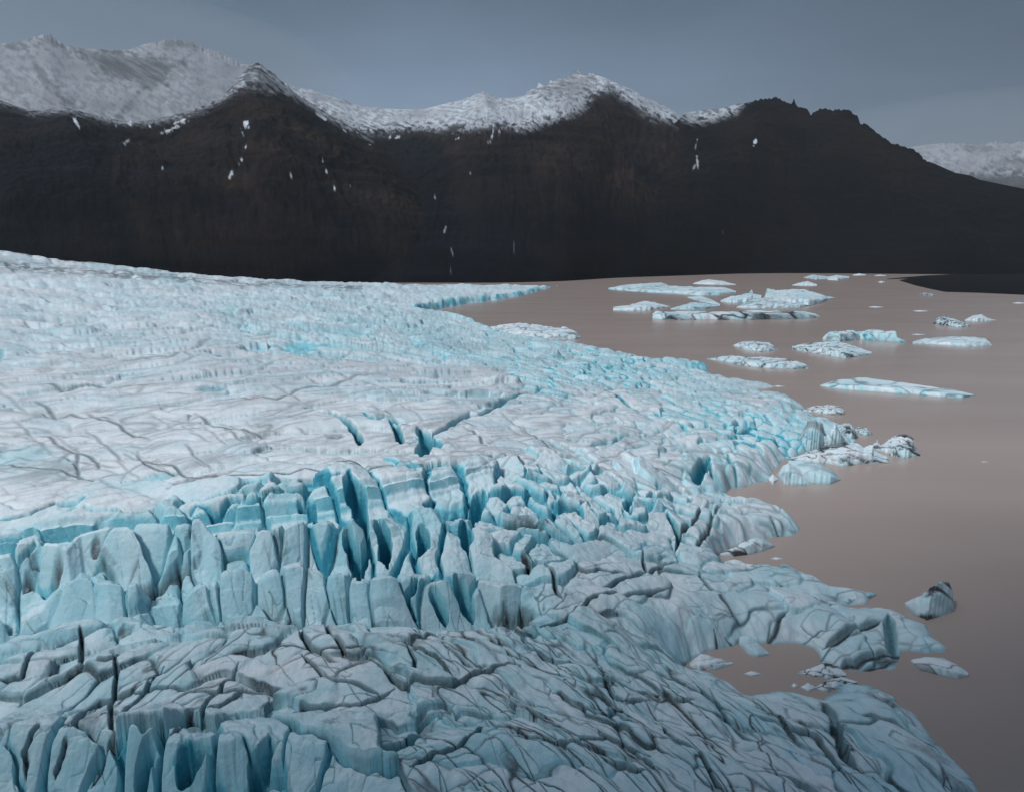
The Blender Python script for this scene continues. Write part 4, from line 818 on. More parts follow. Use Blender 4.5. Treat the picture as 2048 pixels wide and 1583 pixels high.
berg('low turquoise floe between the humped berg and the spired berg', [(1341, 617), (1365, 610), (1382, 605), (1410, 606), (1440, 611)], [(1341, 619), (1370, 620), (1410, 619), (1440, 613)], k=.5, seed=14, blue=.5, tone=.5)
berg('thin broken floe behind the low turquoise floe', [(1375, 594), (1400, 592), (1420, 598), (1440, 608)], [(1375, 596), (1400, 603), (1425, 608), (1440, 611)], k=.3, seed=15, blue=.3)
berg('long low berg with a dark vertically streaked wall, front of the far cluster', [(1305, 628), (1312, 622), (1340, 624), (1375, 622), (1420, 623), (1470, 621), (1530, 621), (1600, 621), (1630, 627), (1640, 633)], [(1305, 638), (1330, 640), (1400, 640), (1480, 640), (1560, 639), (1620, 637), (1640, 635)], k=.8, seed=16, dirt=1.0, blue=.3, stain=.25)
# middle distance
berg('white ice ridge with a cracked dark tip just off the glacier front', [(978, 654), (1010, 648), (1040, 646), (1080, 650), (1110, 655), (1130, 654), (1150, 662), (1164, 674)], [(978, 660), (1010, 674), (1060, 679), (1110, 680), (1150, 679), (1164, 676)], k=.5, seed=17, dirt=.7, tone=.15)
berg('dark dirt-covered berg, blackest of those on the right', [(1867, 642), (1876, 633), (1890, 633), (1915, 640), (1938, 648)], [(1867, 648), (1890, 652), (1920, 655), (1938, 654)], k=.7, seed=18, dirt=1, stain=1.6)
berg('small white berg touching the dark dirty berg on the right', [(1930, 639), (1945, 630), (1962, 629), (1975, 636), (1992, 640)], [(1930, 643), (1955, 643), (1980, 642), (1992, 641)], k=.6, seed=19, dirt=.5, tone=.2)
berg('tall green-blue block berg with a notched wall and trailing right foot', [(1645, 676), (1656, 663), (1664, 661), (1682, 662), (1706, 659), (1720, 664), (1740, 659), (1770, 661), (1790, 660), (1795, 675), (1813, 684)], [(1645, 680), (1680, 683), (1720, 680), (1760, 682), (1800, 685), (1813, 685)], k=.85, seed=20, dirt=.6, blue=.6, tone=.5, ratio=1.2)
berg('heavily cracked pyramid-shaped berg in front of the green-blue block berg', [(1584, 692), (1606, 688), (1630, 684), (1670, 682), (1700, 690), (1720, 697), (1743, 704)], [(1584, 699), (1620, 705), (1660, 712), (1690, 717), (1720, 713), (1743, 709)], k=.45, seed=21, dirt=1, crack=5, ratio=2.5)
berg('small domed berg with diagonal cracks, left of the pyramid-shaped berg', [(1465, 691), (1480, 684), (1495, 681), (1520, 684), (1540, 686), (1556, 698)], [(1465, 692), (1490, 700), (1520, 704), (1540, 703), (1556, 700)], k=.5, seed=22, dirt=.9, crack=5, ang=1.2)
berg('flat smooth berg with a low foot on its left, near the right edge', [(1825, 683), (1850, 676), (1885, 673), (1930, 672), (1970, 677), (1985, 690)], [(1825, 688), (1850, 688), (1880, 690), (1930, 694), (1965, 693), (1985, 691)], k=.45, seed=23, dirt=.4, tone=.3)
berg('spindle-shaped berg crossed by curved black cracks', [(1413, 717), (1440, 713), (1465, 711), (1510, 713), (1560, 717), (1590, 720), (1610, 728), (1617, 734)], [(1413, 718), (1450, 724), (1490, 732), (1540, 737), (1590, 738), (1617, 737)], k=.5, seed=24, dirt=1.0, crack=7, ang=1.0, ratio=2.6)
berg('long smooth tapering berg with a blue waterline, largest and nearest on open water', [(1640, 770), (1665, 761), (1700, 755), (1730, 755), (1770, 760), (1830, 768), (1880, 775), (1920, 781), (1948, 788)], [(1640, 772), (1670, 777), (1710, 781), (1770, 785), (1830, 789), (1880, 794), (1925, 796), (1948, 791)], k=.5, seed=25, dirt=.6, blue=.45, tone=.3, crack=11, rough=.6)
berg('flat grey slab with black edge stuck out from the glacier front', [(1606, 818), (1630, 811), (1655, 808), (1680, 812), (1687, 820)], [(1606, 822), (1640, 826), (1665, 829), (1687, 829)], k=.5, seed=26, dirt=.9, stain=.25, tone=.15)
berg('dark floating rock-covered lump just below the black spit', [(1838, 587), (1850, 585), (1872, 589)], [(1838, 589), (1852, 591), (1872, 591)], k=.8, seed=27, dirt=1, stain=3.0)
for i, (lab, a, b, y, h) in enumerate([('faint white sliver on the water right of the wedge berg', 1737, 1766, 614, 3), ('white sliver above the green-blue block berg', 1826, 1856, 622, 3),
        ('white sliver cut by the right picture edge below the spit', 2025, 2052, 606, 3), ('pale sliver behind the flat smooth berg on the right', 1823, 1850, 669, 2.4),
        ('lone white ice chip on the open brown water, right of the glacier tip', 1962, 1977, 922.5, 2.4), ('small white ice chip between the long smooth berg and the glacier', 1547, 1570, 772, 3)]):
    berg(lab, [(a, y), ((a + b) / 2 - 3, y - h / 2), (b, y)], [(a, y + .6), ((a + b) / 2, y + h / 2), (b, y + .6)], k=.3, dirt=.05, blue=.05, tone=.05, seed=40 + i, cat='ice floe', group=FLOE)
# broken pieces along the glacier front
berg('jagged grey slabs leaning together off the glacier tip', [(1740, 893), (1752, 878), (1760, 890), (1782, 870), (1800, 866), (1822, 872), (1826, 892), (1840, 905)], [(1740, 896), (1765, 903), (1785, 912), (1810, 916), (1840, 911)], k=.6, seed=50, dirt=1, crack=4.5, ratio=2.6, ang=-.4, tone=.2, rough=1.4)
berg('small dark rounded berg above the jagged grey slabs', [(1706, 858), (1716, 852), (1730, 854), (1745, 866)], [(1706, 862), (1720, 868), (1735, 871), (1745, 869)], k=.6, seed=51, dirt=.8, stain=.8)
berg('long jagged spur of tilted grey ice plates at the glacier front', [(1578, 916), (1610, 902), (1650, 886), (1690, 880), (1715, 886), (1725, 893), (1742, 886), (1745, 900), (1772, 912), (1778, 920)], [(1578, 920), (1620, 925), (1660, 928), (1695, 932), (1730, 926), (1778, 925)], k=.6, seed=52, dirt=1, crack=4.5, ratio=2.6, ang=.35, tone=.18, rough=1.1)
berg('steep white ice block with a pale blue side, left of a pair by the shore', [(1553, 946), (1562, 930), (1574, 922), (1592, 936), (1612, 958), (1620, 969)], [(1553, 948), (1568, 969), (1600, 970), (1620, 970)], k=.7, seed=53, dirt=.3, blue=.3, tone=.45, crack=7, rough=.7)
berg('broad smooth blue-white block, right of a pair by the shore', [(1576, 920), (1600, 920), (1640, 926), (1665, 940), (1680, 956)], [(1576, 930), (1600, 955), (1625, 966), (1660, 968), (1680, 960)], k=.55, seed=54, dirt=.35, blue=.2, tone=.45, crack=7, rough=.7)
berg('rounded grey-blue boulder of ice crowding the broken glacier tip', [(1596, 868), (1606, 846), (1622, 836), (1640, 846), (1652, 872)], [(1596, 890), (1615, 902), (1636, 900), (1652, 890)], k=.8, seed=63, dirt=.6, blue=.3, tone=.5, crack=6, ratio=1.3)
berg('pointed pale ice pyramid at the broken glacier tip', [(1640, 880), (1656, 856), (1666, 846), (1680, 864), (1692, 884)], [(1640, 892), (1660, 898), (1680, 896), (1692, 888)], k=.8, seed=64, dirt=.6, tone=.35, crack=5, ratio=1.3)
berg('dirty leaning ice block nearest the small dark rounded berg', [(1668, 858), (1680, 844), (1694, 842), (1708, 856), (1716, 872)], [(1668, 870), (1685, 880), (1702, 881), (1716, 875)], k=.8, seed=65, dirt=.9, stain=.3, tone=.25, crack=4, ratio=1.4)
berg('dirty grey slush plates between the small bay and the right-hand tip', [(1594, 1344), (1620, 1334), (1650, 1322), (1672, 1330), (1692, 1346)], [(1594, 1346), (1625, 1352), (1655, 1358), (1692, 1352)], k=.3, seed=66, dirt=1, stain=.9, tone=.1, crack=2.2, rough=1.4)
berg('narrow broken plates lying along the inner shore of the lower right slab', [(1632, 1372), (1650, 1360), (1680, 1352), (1715, 1362)], [(1632, 1378), (1655, 1384), (1685, 1372), (1715, 1366)], k=.3, seed=67, dirt=1, stain=.4, tone=.25, crack=2.2, rough=1.3)
berg('thin turquoise shard of ice pointing out from the right-hand shore', [(1668, 1196), (1690, 1184), (1720, 1182), (1742, 1183), (1753, 1188)], [(1668, 1208), (1695, 1210), (1725, 1204), (1753, 1190)], k=.45, seed=68, dirt=.6, blue=.35, tone=.7, crack=3)
berg('long dark dirt-stained wedge of ice pointing at the glacier', [(1440, 1104), (1480, 1087), (1508, 1074), (1525, 1078), (1550, 1090)], [(1440, 1110), (1470, 1112), (1500, 1108), (1525, 1102), (1550, 1092)], k=.7, seed=55, dirt=1, stain=1.3, tone=.2, crack=4)
berg('small pointed ice piece with dark middle under the dirt-stained wedge', [(1436, 1131), (1455, 1118), (1470, 1116), (1490, 1125), (1528, 1130)], [(1436, 1137), (1465, 1146), (1490, 1142), (1528, 1134)], k=.6, seed=56, dirt=.9, stain=.4, crack=3)
berg('dark pyramid of dirty ice standing alone on the near water', [(1809, 1203), (1830, 1188), (1855, 1170), (1876, 1157), (1890, 1160), (1900, 1180), (1908, 1218)], [(1809, 1212), (1830, 1230), (1855, 1240), (1880, 1232), (1908, 1222)], k=.75, seed=57, dirt=.15, stain=.9, tone=.4, crack=7, rough=.9, ang=1.2)
berg('flat grey slab with a dark underside, nearest the lower right corner', [(1821, 1318), (1845, 1311), (1880, 1312), (1910, 1326), (1936, 1345)], [(1821, 1322), (1840, 1340), (1880, 1350), (1915, 1357), (1936, 1352)], k=.4, seed=58, dirt=.8, stain=.25, tone=.2, crack=5, rough=.7)
berg('smooth tongue of pale ice at the mouth of the small bay', [(1478, 1272), (1495, 1268), (1515, 1285), (1538, 1305)], [(1478, 1290), (1495, 1308), (1515, 1314), (1538, 1309)], k=.35, seed=59, dirt=.2, tone=.4, crack=8, rough=.5)
berg('cracked low ice plate on the left side of the small bay', [(1378, 1325), (1400, 1306), (1430, 1312), (1466, 1324)], [(1378, 1334), (1400, 1340), (1435, 1338), (1466, 1328)], k=.4, seed=60, dirt=.9, tone=.2, crack=2.6)
for i, (lab, a, b, y0, y1) in enumerate([('small bright floe beside the dirt-stained wedge', 1541, 1566, 1113, 1119), ('thin white floe alone in the middle of the small bay', 1487, 1522, 1340, 1352),
        ('rounded white lump of ice in the small bay, larger of two', 1600, 1634, 1364, 1383), ('tiny pale lump of ice in the small bay, smaller of two', 1582, 1596, 1364, 1376),
        ('pale ice chip in the inlet by the lower right slab', 1772, 1786, 1522, 1532), ('crumbled brash ice between two blocks at the shore', 1536, 1556, 946, 968)]):
    berg(lab, [(a, (y0 + y1) / 2), ((a * .6 + b * .4), y0), (b, (y0 + y1) / 2)], [(a, (y0 + y1) / 2 + 1), ((a + b) / 2, y1), (b, (y0 + y1) / 2 + 1)], k=.35, dirt=.15, blue=.1, tone=.1, seed=70 + i, cat='ice floe', group=FLOE)
# ------------------------------------------------------------------ mountains
def mountain(name, label, crest, foot, rc, mat, seed, jag=(), snow=(), patches=(), gully=1.0, sharp=1.5, rock=(), nu=900, nv=170, spurs=(), tint=()):
    C = np.array(crest, float)
    xs = np.linspace(C[0, 0], C[-1, 0], nu)
    ys = np.interp(xs, C[:, 0], C[:, 1])
    jn = perlin(xs * 0.16, xs * 0 + 3.3, seed) + 0.7 * perlin(xs * 0.41, xs * 0 + 7.7, seed + 1)
    ja = np.zeros(nu)
    for a, b, amp in jag: ja = np.maximum(ja, amp * sstep(a - 12, a, xs) * sstep(b + 12, b, xs))
    ys = ys - ja * jn
    th, td = bearing(xs, ys)
    RC = np.interp(xs, [p[0] for p in rc], [p[1] for p in rc])
    zc = HC - RC * td
    kk = np.hanning(41); kk /= kk.sum()
    zs = np.convolve(np.pad(zc, 20, mode='edge'), kk, 'valid'); zj = zc - zs; zfull = zc; zc = zs
    Fp = np.array(foot, float); fth, ftd = bearing(Fp[:, 0], Fp[:, 1])
    R0 = np.interp(th, fth, HC / ftd) if Fp.shape[1] == 2 else np.interp(xs, Fp[:, 0], Fp[:, 2])
    k6 = np.hanning(121); k6 /= k6.sum(); R0 = np.convolve(np.pad(R0, 60, mode='edge'), k6, 'valid')
    t = np.linspace(0, 1, nv)[None, :]
    gsh = 0.45 * t + 0.55 * t ** sharp
    R = R0[:, None] + (RC - R0)[:, None] * t
    Zm = -4 + (zc[:, None] + 4) * gsh
    T = np.repeat(th[:, None], nv, 1)
    env = (4 * t * (1 - t)) ** 0.8
    qq = max(1.0, np.median(RC) / 5200)
    arc = T * np.median(RC) / qq
    w = fbm(arc / 600, t * 2.0 + 0 * T, seed + 3, 3) * 0.9
    gl = 1 - np.abs(perlin(arc / 330 + w, t * 1.3 + 0 * T, seed + 5)) * 2
    g2 = 1 - np.abs(perlin(arc / 95 + 2 * w, t * 3.0 + 0 * T, seed + 6)) * 2
    g3 = fbm(arc / 40, R / 40 / qq, seed + 7, 4)
    Zm = Zm + env * gully * (15 * gl + 7 * g2 + 30 * fbm(arc / 420, R / 420 / qq, seed + 8, 4)) * np.clip(zc / 700, .2, 1)[:, None] * qq + (env + 0.05) * gully * 7 * g3 * qq
    ln = perlin(arc / 900, Zm / 28.0 / qq, seed + 9) * qq                    # lava-bed terraces
    Zm = Zm + env * gully * 5 * ln
    for pts, wid, amp in spurs:                                     # buttresses: traced crest line, half width m, relief m
        S = np.array(pts, float); sth, _ = bearing(S[:, 0], S[:, 1])
        tv = S[:, 2]; o = np.argsort(tv)
        thl = np.interp(t[0], tv[o], sth[o])[None, :]
        wl = wid * (1.6 - t)
        d = np.abs(T - thl) * R / wl
        Zm = Zm + amp * np.clip(1 - d, 0, 1) * (4 * t * (1 - t)) ** 0.7
    # crags of the crest itself
    Zm = Zm + zj[:, None] * sstep(0.965, 1.0, t)
    zc = zfull
    lim = HC + R * ((zc - HC) / RC)[:, None] - (1 - t) * 8
    Zm = np.minimum(Zm, lim)
    Xm = R * np.sin(T); Ym = R * np.cos(T)
    px, py = project(Xm, Ym, Zm)
    sn = np.zeros(px.shape); ZQ = Zm / qq
    na = fbm(arc / 42 + ZQ / 110, ZQ / 36, seed + 12, 5, .62)
    nb = fbm((arc + 1.3 * ZQ) / 26, (ZQ - .2 * arc) / 160, seed + 16, 3)
    sdm = np.full(px.shape, -99.)
    for poly, strength, soft in snow:
        sd_ = poly_sd(px, py, poly); sdm = np.maximum(sdm, sd_)
        k = sstep(-soft, soft * 1.2, sd_ + soft * (1.1 * na + 1.1 * nb))
        sn = np.maximum(sn, strength * k)
    big = fbm(arc / 260, ZQ / 120, seed + 14, 2)
    hole = (1 - .55 * sstep(6, 30, sdm)) * sstep(-0.2, 0.5, 0.75 * na + 0.45 * nb + 0.55 * big) * 0.95
    sn = sn * (1 - hole) * (0.8 + 0.3 * np.clip(big, -1, 1))
    for poly, strength, soft in rock:
        sd_ = poly_sd(px, py, poly)
        sn = sn * (1 - strength * sstep(-soft, soft, sd_ + soft * na) * (0.65 + 0.35 * sstep(-.3, .3, nb)))
    for x, y, rx, ry, ang, s in patches:
        ca, sa = math.cos(ang), math.sin(ang)
        u = ((px - x) * ca + (py - y) * sa) / rx; v = (-(px - x) * sa + (py - y) * ca) / ry / .9; u = u / .6
        sn = np.maximum(sn, s * sstep(1.2, 0.5, np.sqrt(u * u + v * v) + 0.9 * na + .5 * nb))
    warm = 0.04 + sstep(460, 230, py) * 0.55 + 0.22 * gl + 0.4 * fbm(arc / 800, ZQ / 260, seed + 20, 3)  # brown rock tone; darker gullies are painted in for relief shading
    for poly, amount, soft in tint:  # brown areas, and gully folds darkened in colour as if shaded
        warm = warm + amount * sstep(-soft, soft, poly_sd(px, py, poly) + .5 * soft * na)
    warm = np.clip(warm, 0, 1)
    # far side
    Rb = np.stack([RC + 120, RC + 700, RC + 1500], 1)
    Zb = np.stack([zc - 40, zc * 0.45, zc * 0 - 4], 1)
    Tb = np.repeat(th[:, None], 3, 1)
    Xa = np.concatenate([Xm, Rb * np.sin(Tb)], 1); Ya = np.concatenate([Ym, Rb * np.cos(Tb)], 1); Za = np.concatenate([Zm, Zb], 1)
    sa_ = np.concatenate([sn, np.repeat(sn[:, -1:], 3, 1)], 1); wa_ = np.concatenate([warm, np.repeat(warm[:, -1:], 3, 1)], 1)
    o = mesh_from(name, np.stack([Xa, Ya, Za], -1).reshape(-1, 3), grid_quads(nu, nv + 3)[:, ::-1], mat,
                  np.stack([np.clip(sa_, 0, 1).ravel(), wa_.ravel(), wa_.ravel() * 0], 1))
    return tag(o, label, 'mountain', kind='structure')

SHOREFOOT = [(-500, 560), (600, 566), (880, 566), (1000, 566), (1130, 563), (1230, 556), (1350, 552), (1500, 547), (1600, 546.5), (1790, 548), (1900, 549), (2600, 549)]

mountain('mountain', 'far snow-covered massif fading into mist at the left edge',
    [(-500, 120), (-200, 108), (0, 88), (40, 84), (85, 70), (100, 69), (112, 78), (130, 90), (170, 97), (230, 100), (260, 100), (290, 88), (330, 82), (355, 80), (385, 84),
     (400, 95), (440, 105), (465, 118), (480, 128), (500, 130), (560, 165), (640, 230), (760, 380)],
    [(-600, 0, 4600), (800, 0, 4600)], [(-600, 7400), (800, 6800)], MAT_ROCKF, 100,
    jag=[(60, 130, 4), (300, 480, 3)],
    snow=[([(-600, 0), (800, 0), (800, 500), (-600, 500)], 0.92, 10)],
    rock=[([(140, 95), (230, 103), (300, 116), (380, 122), (345, 140), (332, 172), (290, 176), (250, 160), (195, 145), (190, 128), (150, 108)], 1.0, 12),
          ([(0, 88), (60, 80), (110, 70), (120, 92), (60, 100), (0, 100)], 0.6, 10), ([(330, 80), (380, 84), (390, 95), (330, 97)], 0.7, 8),
          ([(60, 110), (100, 150), (140, 205), (150, 230), (130, 215), (80, 160)], 0.5, 8), ([(300, 170), (270, 200), (245, 235), (232, 232), (270, 190)], 0.6, 6)],
    gully=0.55)

mountain('mountain', 'dark brown mountain with a pointed snow-dusted peak, left of the saddle',
    [(-500, 215), (-200, 205), (0, 200), (30, 212), (60, 222), (130, 216), (200, 232), (245, 243), (300, 238), (340, 233), (400, 213), (445, 192), (475, 162), (490, 140), (505, 128),
     (518, 127), (545, 145), (575, 172), (600, 192), (650, 225), (700, 253), (760, 290), (810, 345), (860, 400), (905, 480), (950, 562)],
    [(-600, 0, 1900), (300, 0, 1800), (900, 0, 2100), (1000, 0, 2200)], [(-600, 4000), (300, 4200), (515, 3900), (700, 3500), (860, 2900), (950, 2300)], MAT_ROCK, 200,
    jag=[(470, 600, 4)],
    snow=[([(-600, 150), (0, 196), (60, 215), (130, 210), (245, 236), (340, 228), (440, 185), (480, 120), (520, 120), (600, 180), (610, 205), (560, 185), (500, 182), (470, 192), (420, 216), (360, 238), (310, 247), (245, 250), (190, 240), (130, 225), (60, 229), (0, 208), (-600, 230)], 0.75, 9),
          ([(590, 182), (720, 262), (745, 285), (690, 262), (610, 212)], 0.7, 6)],
    rock=[([(482, 135), (520, 132), (560, 170), (550, 186), (480, 186)], 0.55, 10)],
    patches=[(490, 252, 9, 9, .3, .95), (483, 262, 3, 12, -.4, .8), (491, 295, 3, 7, .2, .9), (484, 318, 5, 9, .5, .75), (463, 345, 4, 6, .2, .9), (460, 353, 3, 4, 0, .8), (345, 258, 42, 3, -.44, .8),
             (365, 240, 20, 3, -.44, .9), (582, 352, 2, 5, 0, .8), (653, 343, 3, 5, 0, .9), (645, 325, 2, 8, 0, .5), (669, 375, 2, 6, 0, .8), (700, 372, 2, 3, 0, .6), (325, 338, 3, 4, 0, .7),
             (260, 247, 7, 5, 0, .9), (232, 252, 3, 4, 0, .8), (212, 240, 2, 4, 0, .7), (150, 242, 5, 8, -.6, .9), (158, 256, 3, 6, -.4, .7), (252, 285, 12, 3, -.5, .6), (300, 254, 4, 3, 0, .7), (640, 232, 22, 2.5, .62, .8), (690, 262, 9, 2, .6, .8), (715, 266, 8, 2, .5, .6), (740, 290, 5, 2, .3, .5)],
    gully=0.9, spurs=[([(515, 0, 1), (505, 0, .7), (490, 0, .35), (470, 0, 0)], 1000, 190), ([(120, 0, 1), (90, 0, .5), (60, 0, 0)], 700, 110)],
    tint=[([(490, 195), (560, 195), (860, 430), (820, 520), (300, 520), (180, 330), (330, 260)], .35, 40), ([(0, 260), (230, 290), (180, 420), (0, 480)], -.5, 40)])

mountain('mountain', 'middle mountain with a craggy snow-dusted summit above a dark brown slope',
    [(380, 300), (540, 155), (600, 176), (625, 180), (650, 190), (690, 200), (720, 212), (760, 216), (800, 219), (850, 218), (900, 205), (925, 200), (945, 190), (968, 183), (985, 193),
     (1000, 196), (1030, 195), (1050, 188), (1075, 172), (1100, 163), (1130, 155), (1144, 150), (1148, 139), (1152, 147), (1156, 139), (1161, 147), (1180, 148), (1200, 152), (1230, 165), (1260, 178),
     (1300, 198), (1340, 218), (1370, 240), (1400, 275), (1440, 330), (1500, 450), (1545, 556)],
    SHOREFOOT, [(380, 5400), (700, 5400), (1150, 4900), (1400, 4200), (1545, 3300)], MAT_ROCK, 300,
    jag=[(1040, 1185, 5), (940, 985, 3)],
    snow=[([(300, 100), (1420, 100), (1420, 230), (1390, 278), (1345, 252), (1300, 236), (1260, 214), (1225, 190), (1200, 194), (1150, 228), (1105, 246), (1060, 262), (1000, 257), (950, 262), (880, 266), (855, 262), (800, 266), (750, 272), (700, 262), (640, 235), (590, 210), (500, 300), (300, 300)], 0.95, 9)],
    rock=[([(1050, 185), (1150, 140), (1180, 150), (1200, 185), (1150, 200), (1080, 195)], 0.45, 10), ([(1215, 180), (1300, 225), (1380, 262), (1345, 262), (1230, 205)], 0.55, 8), ([(745, 262), (830, 262), (850, 272), (740, 280)], .7, 6)],
    patches=[(973, 232, 4, 20, -.1, .8), (1000, 262, 12, 3, -1.2, .8), (985, 268, 3, 8, .2, .8), (978, 285, 6, 3, 0, .6), (915, 277, 10, 2, -.45, .7), (1035, 262, 6, 4, 0, .5), (780, 275, 4, 6, .5, .8), (795, 274, 8, 3, -.4, .8),
             (1390, 296, 4, 14, -.3, .6), (1392, 322, 3, 12, .3, .5), (890, 460, 3, 9, .4, .35), (903, 500, 2, 12, -.3, .3), (900, 545, 2, 8, .2, .4), (1028, 500, 1.5, 14, 0, .25), (1206, 413, 2, 2, 0, .6), (870, 395, 2, 5, 0, .35), (940, 345, 2, 4, 0, .35)],
    gully=1.0, spurs=[([(1222, 0, 1), (1215, 0, .6), (1200, 0, 0)], 1000, 190), ([(960, 0, 1), (985, 0, .6), (1020, 0, 0)], 600, 120)],
    tint=[([(740, 262), (850, 270), (900, 330), (900, 450), (860, 560), (800, 420)], -.7, 25), ([(880, 275), (1000, 268), (990, 320), (900, 320)], .5, 18), ([(1060, 270), (1220, 200), (1380, 290), (1370, 430), (1050, 430)], .35, 40), ([(1370, 270), (1410, 290), (1430, 480), (1385, 520)], -.6, 18)])

mountain('mountain', 'near-black ridge with a jagged rocky crest on the right',
    [(1230, 420), (1300, 300), (1340, 258), (1370, 226), (1400, 221), (1440, 218), (1480, 207), (1497, 205), (1510, 203), (1520, 200), (1540, 198), (1553, 193), (1562, 201), (1580, 206), (1585, 206), (1588, 196),
     (1591, 210), (1604, 217), (1612, 216), (1622, 229), (1640, 219), (1655, 218), (1662, 222), (1680, 220), (1702, 221), (1706, 230), (1715, 233), (1720, 247), (1735, 250), (1750, 262), (1765, 275),
     (1785, 288), (1805, 292), (1825, 298), (1843, 312), (1848, 320), (1870, 328), (1910, 346), (1940, 351), (1960, 360), (2048, 378), (2200, 395), (2500, 425)],
    SHOREFOOT, [(1230, 3600), (1400, 4300), (1700, 4300), (2050, 4000), (2500, 4200)], MAT_ROCKD, 400,
    jag=[(1495, 1850, 3)],
    snow=[([(1355, 205), (1500, 198), (1475, 228), (1425, 243), (1388, 250), (1366, 240)], 0.8, 7)],
    patches=[(1510, 285, 4, 7, .3, .95), (1392, 290, 3, 10, .2, .6), (1394, 318, 3, 14, -.1, .5), (1388, 335, 3, 6, .4, .4), (1446, 465, 1.5, 6, 0, .4)],
    gully=0.8, spurs=[([(1540, 0, 1), (1520, 0, .5), (1500, 0, 0)], 800, 170), ([(1800, 0, 1), (1780, 0, .5), (1740, 0, 0)], 800, 120)],
    tint=[([(1400, 240), (1500, 235), (1480, 330), (1420, 350)], .9, 20)])

mountain('mountain', 'distant snowy mountain in cloud at the right edge',
    [(1650, 340), (1780, 302), (1850, 290), (1900, 285), (1950, 290), (1990, 283), (2020, 288), (2048, 283), (2200, 268), (2500, 300)],
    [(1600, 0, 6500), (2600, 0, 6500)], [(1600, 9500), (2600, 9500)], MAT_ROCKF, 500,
    jag=[(1900, 2300, 3)], snow=[([(1500, 100), (2600, 100), (2600, 352), (2048, 356), (1960, 352), (1500, 352)], 0.9, 8)],
    rock=[([(1990, 320), (2060, 305), (2060, 345), (2000, 340)], 0.7, 10), ([(1890, 290), (1960, 285), (2000, 300), (1950, 305)], 0.6, 8)], gully=1.6)

# sand flat on the right shore
def flat(name, label, pts, z, mat):
    P = [on_plane(x, y, 0) for x, y in pts]
    import mathutils
    bmv = [(float(a), float(b), z) for a, b in P]
    n = len(bmv)
    me = bpy.data.meshes.new(name)
    cx = sum(v[0] for v in bmv) / n; cy = sum(v[1] for v in bmv) / n
    inner = [(v[0] * .97 + cx * .03, v[1] * .97 + cy * .03, z + 1.6) for v in bmv]
    low = [(v[0], v[1], -3.0) for v in bmv]
    faces = [list(range(n, 2 * n))]
    for i in range(n):
        j = (i + 1) % n
        faces += [[i, j, n + j, n + i], [2 * n + i, 2 * n + j, j, i]]
    me.from_pydata(bmv + inner + low, [], faces); me.materials.append(mat); me.update()
    o = bpy.data.objects.new(name, me); col.objects.link(o)
    return tag(o, label, 'sand flat', kind='structure')
ms, nt, bs = new_mat('wet_black_sand')
nz = N(nt, 'ShaderNodeTexNoise', in_Scale=0.01, in_Detail=6.0)
tc = N(nt, 'ShaderNodeTexCoord'); nt.links.new(tc.outputs['Object'], nz.inputs['Vector'])
nt.links.new(mixc(nt, nz.outputs[0], (0.004, 0.0045, 0.0055), (0.010, 0.010, 0.011)), bs.inputs['Base Color'])
bs.inputs['Roughness'].default_value = 0.9; bs.inputs['Specular IOR Level'].default_value = 0.08
flat('shore', 'flat black sand spit on the far right shore of the lake',
     [(1772, 558.5), (1820, 557), (1798, 561), (1830, 571), (1865, 579), (1890, 584), (1960, 586), (2048, 590), (2150, 597), (2400, 610), (2500, 549.6), (2100, 548.8), (1900, 549.5), (1850, 552), (1800, 556)], 0.25, ms)
# ------------------------------------------------------------------ lake
m, nt, bs = new_mat('silty_lake_water')
tc = N(nt, 'ShaderNodeTexCoord')
n1 = N(nt, 'ShaderNodeTexNoise', in_Scale=1.0, in_Detail=5.0)
mw = N(nt, 'ShaderNodeMapping', in_Scale=(0.006, 0.022, 1.0)); nt.links.new(tc.outputs['Object'], mw.inputs[0])
n2 = N(nt, 'ShaderNodeTexNoise', in_Scale=0.7, in_Detail=3.0)
nt.links.new(mw.outputs[0], n1.inputs['Vector']); nt.links.new(tc.outputs['Object'], n2.inputs['Vector'])
nt.links.new(mixc(nt, n1.outputs[0], (0.310, 0.248, 0.224), (0.435, 0.358, 0.328)), bs.inputs['Base Color'])
bs.inputs['Roughness'].default_value = 0.24
bs.inputs['IOR'].default_value = 1.33
bp = N(nt, 'ShaderNodeBump', in_Strength=0.12, in_Distance=0.3)
nt.links.new(n2.outputs[0], bp.inputs['Height']); nt.links.new(bp.outputs[0], bs.inputs['Normal'])
me = bpy.data.meshes.new('lake')
gx = np.linspace(-14000, 14000, 29); gy = np.linspace(-14, 16000, 20)
vv = [(x, y, 0.0) for x in gx for y in gy]
me.from_pydata(vv, [], [tuple(q) for q in grid_quads(29, 20)[:, ::-1]]); me.materials.append(m); me.update()
lake = bpy.data.objects.new('lake', me); col.objects.link(lake)
tag(lake, 'calm silty brown meltwater lake right of the glacier', 'lake', kind='structure')

# ------------------------------------------------------------------ light: overcast sky, soft sun behind the drone
SUN_EL, SUN_AZ = math.radians(50), math.radians(232)          # azimuth measured from +Y towards +X
sun = bpy.data.lights.new('sun', 'SUN'); sun.energy = SUN_STRENGTH; sun.angle = math.radians(11); sun.color = (1.0, 0.985, 0.965)
so = bpy.data.objects.new('sun', sun); col.objects.link(so)
Ls = np.array([math.cos(SUN_EL) * math.sin(SUN_AZ), math.cos(SUN_EL) * math.cos(SUN_AZ), math.sin(SUN_EL)])
import mathutils
so.rotation_euler = mathutils.Vector(Ls).to_track_quat('Z', 'Y').to_euler()

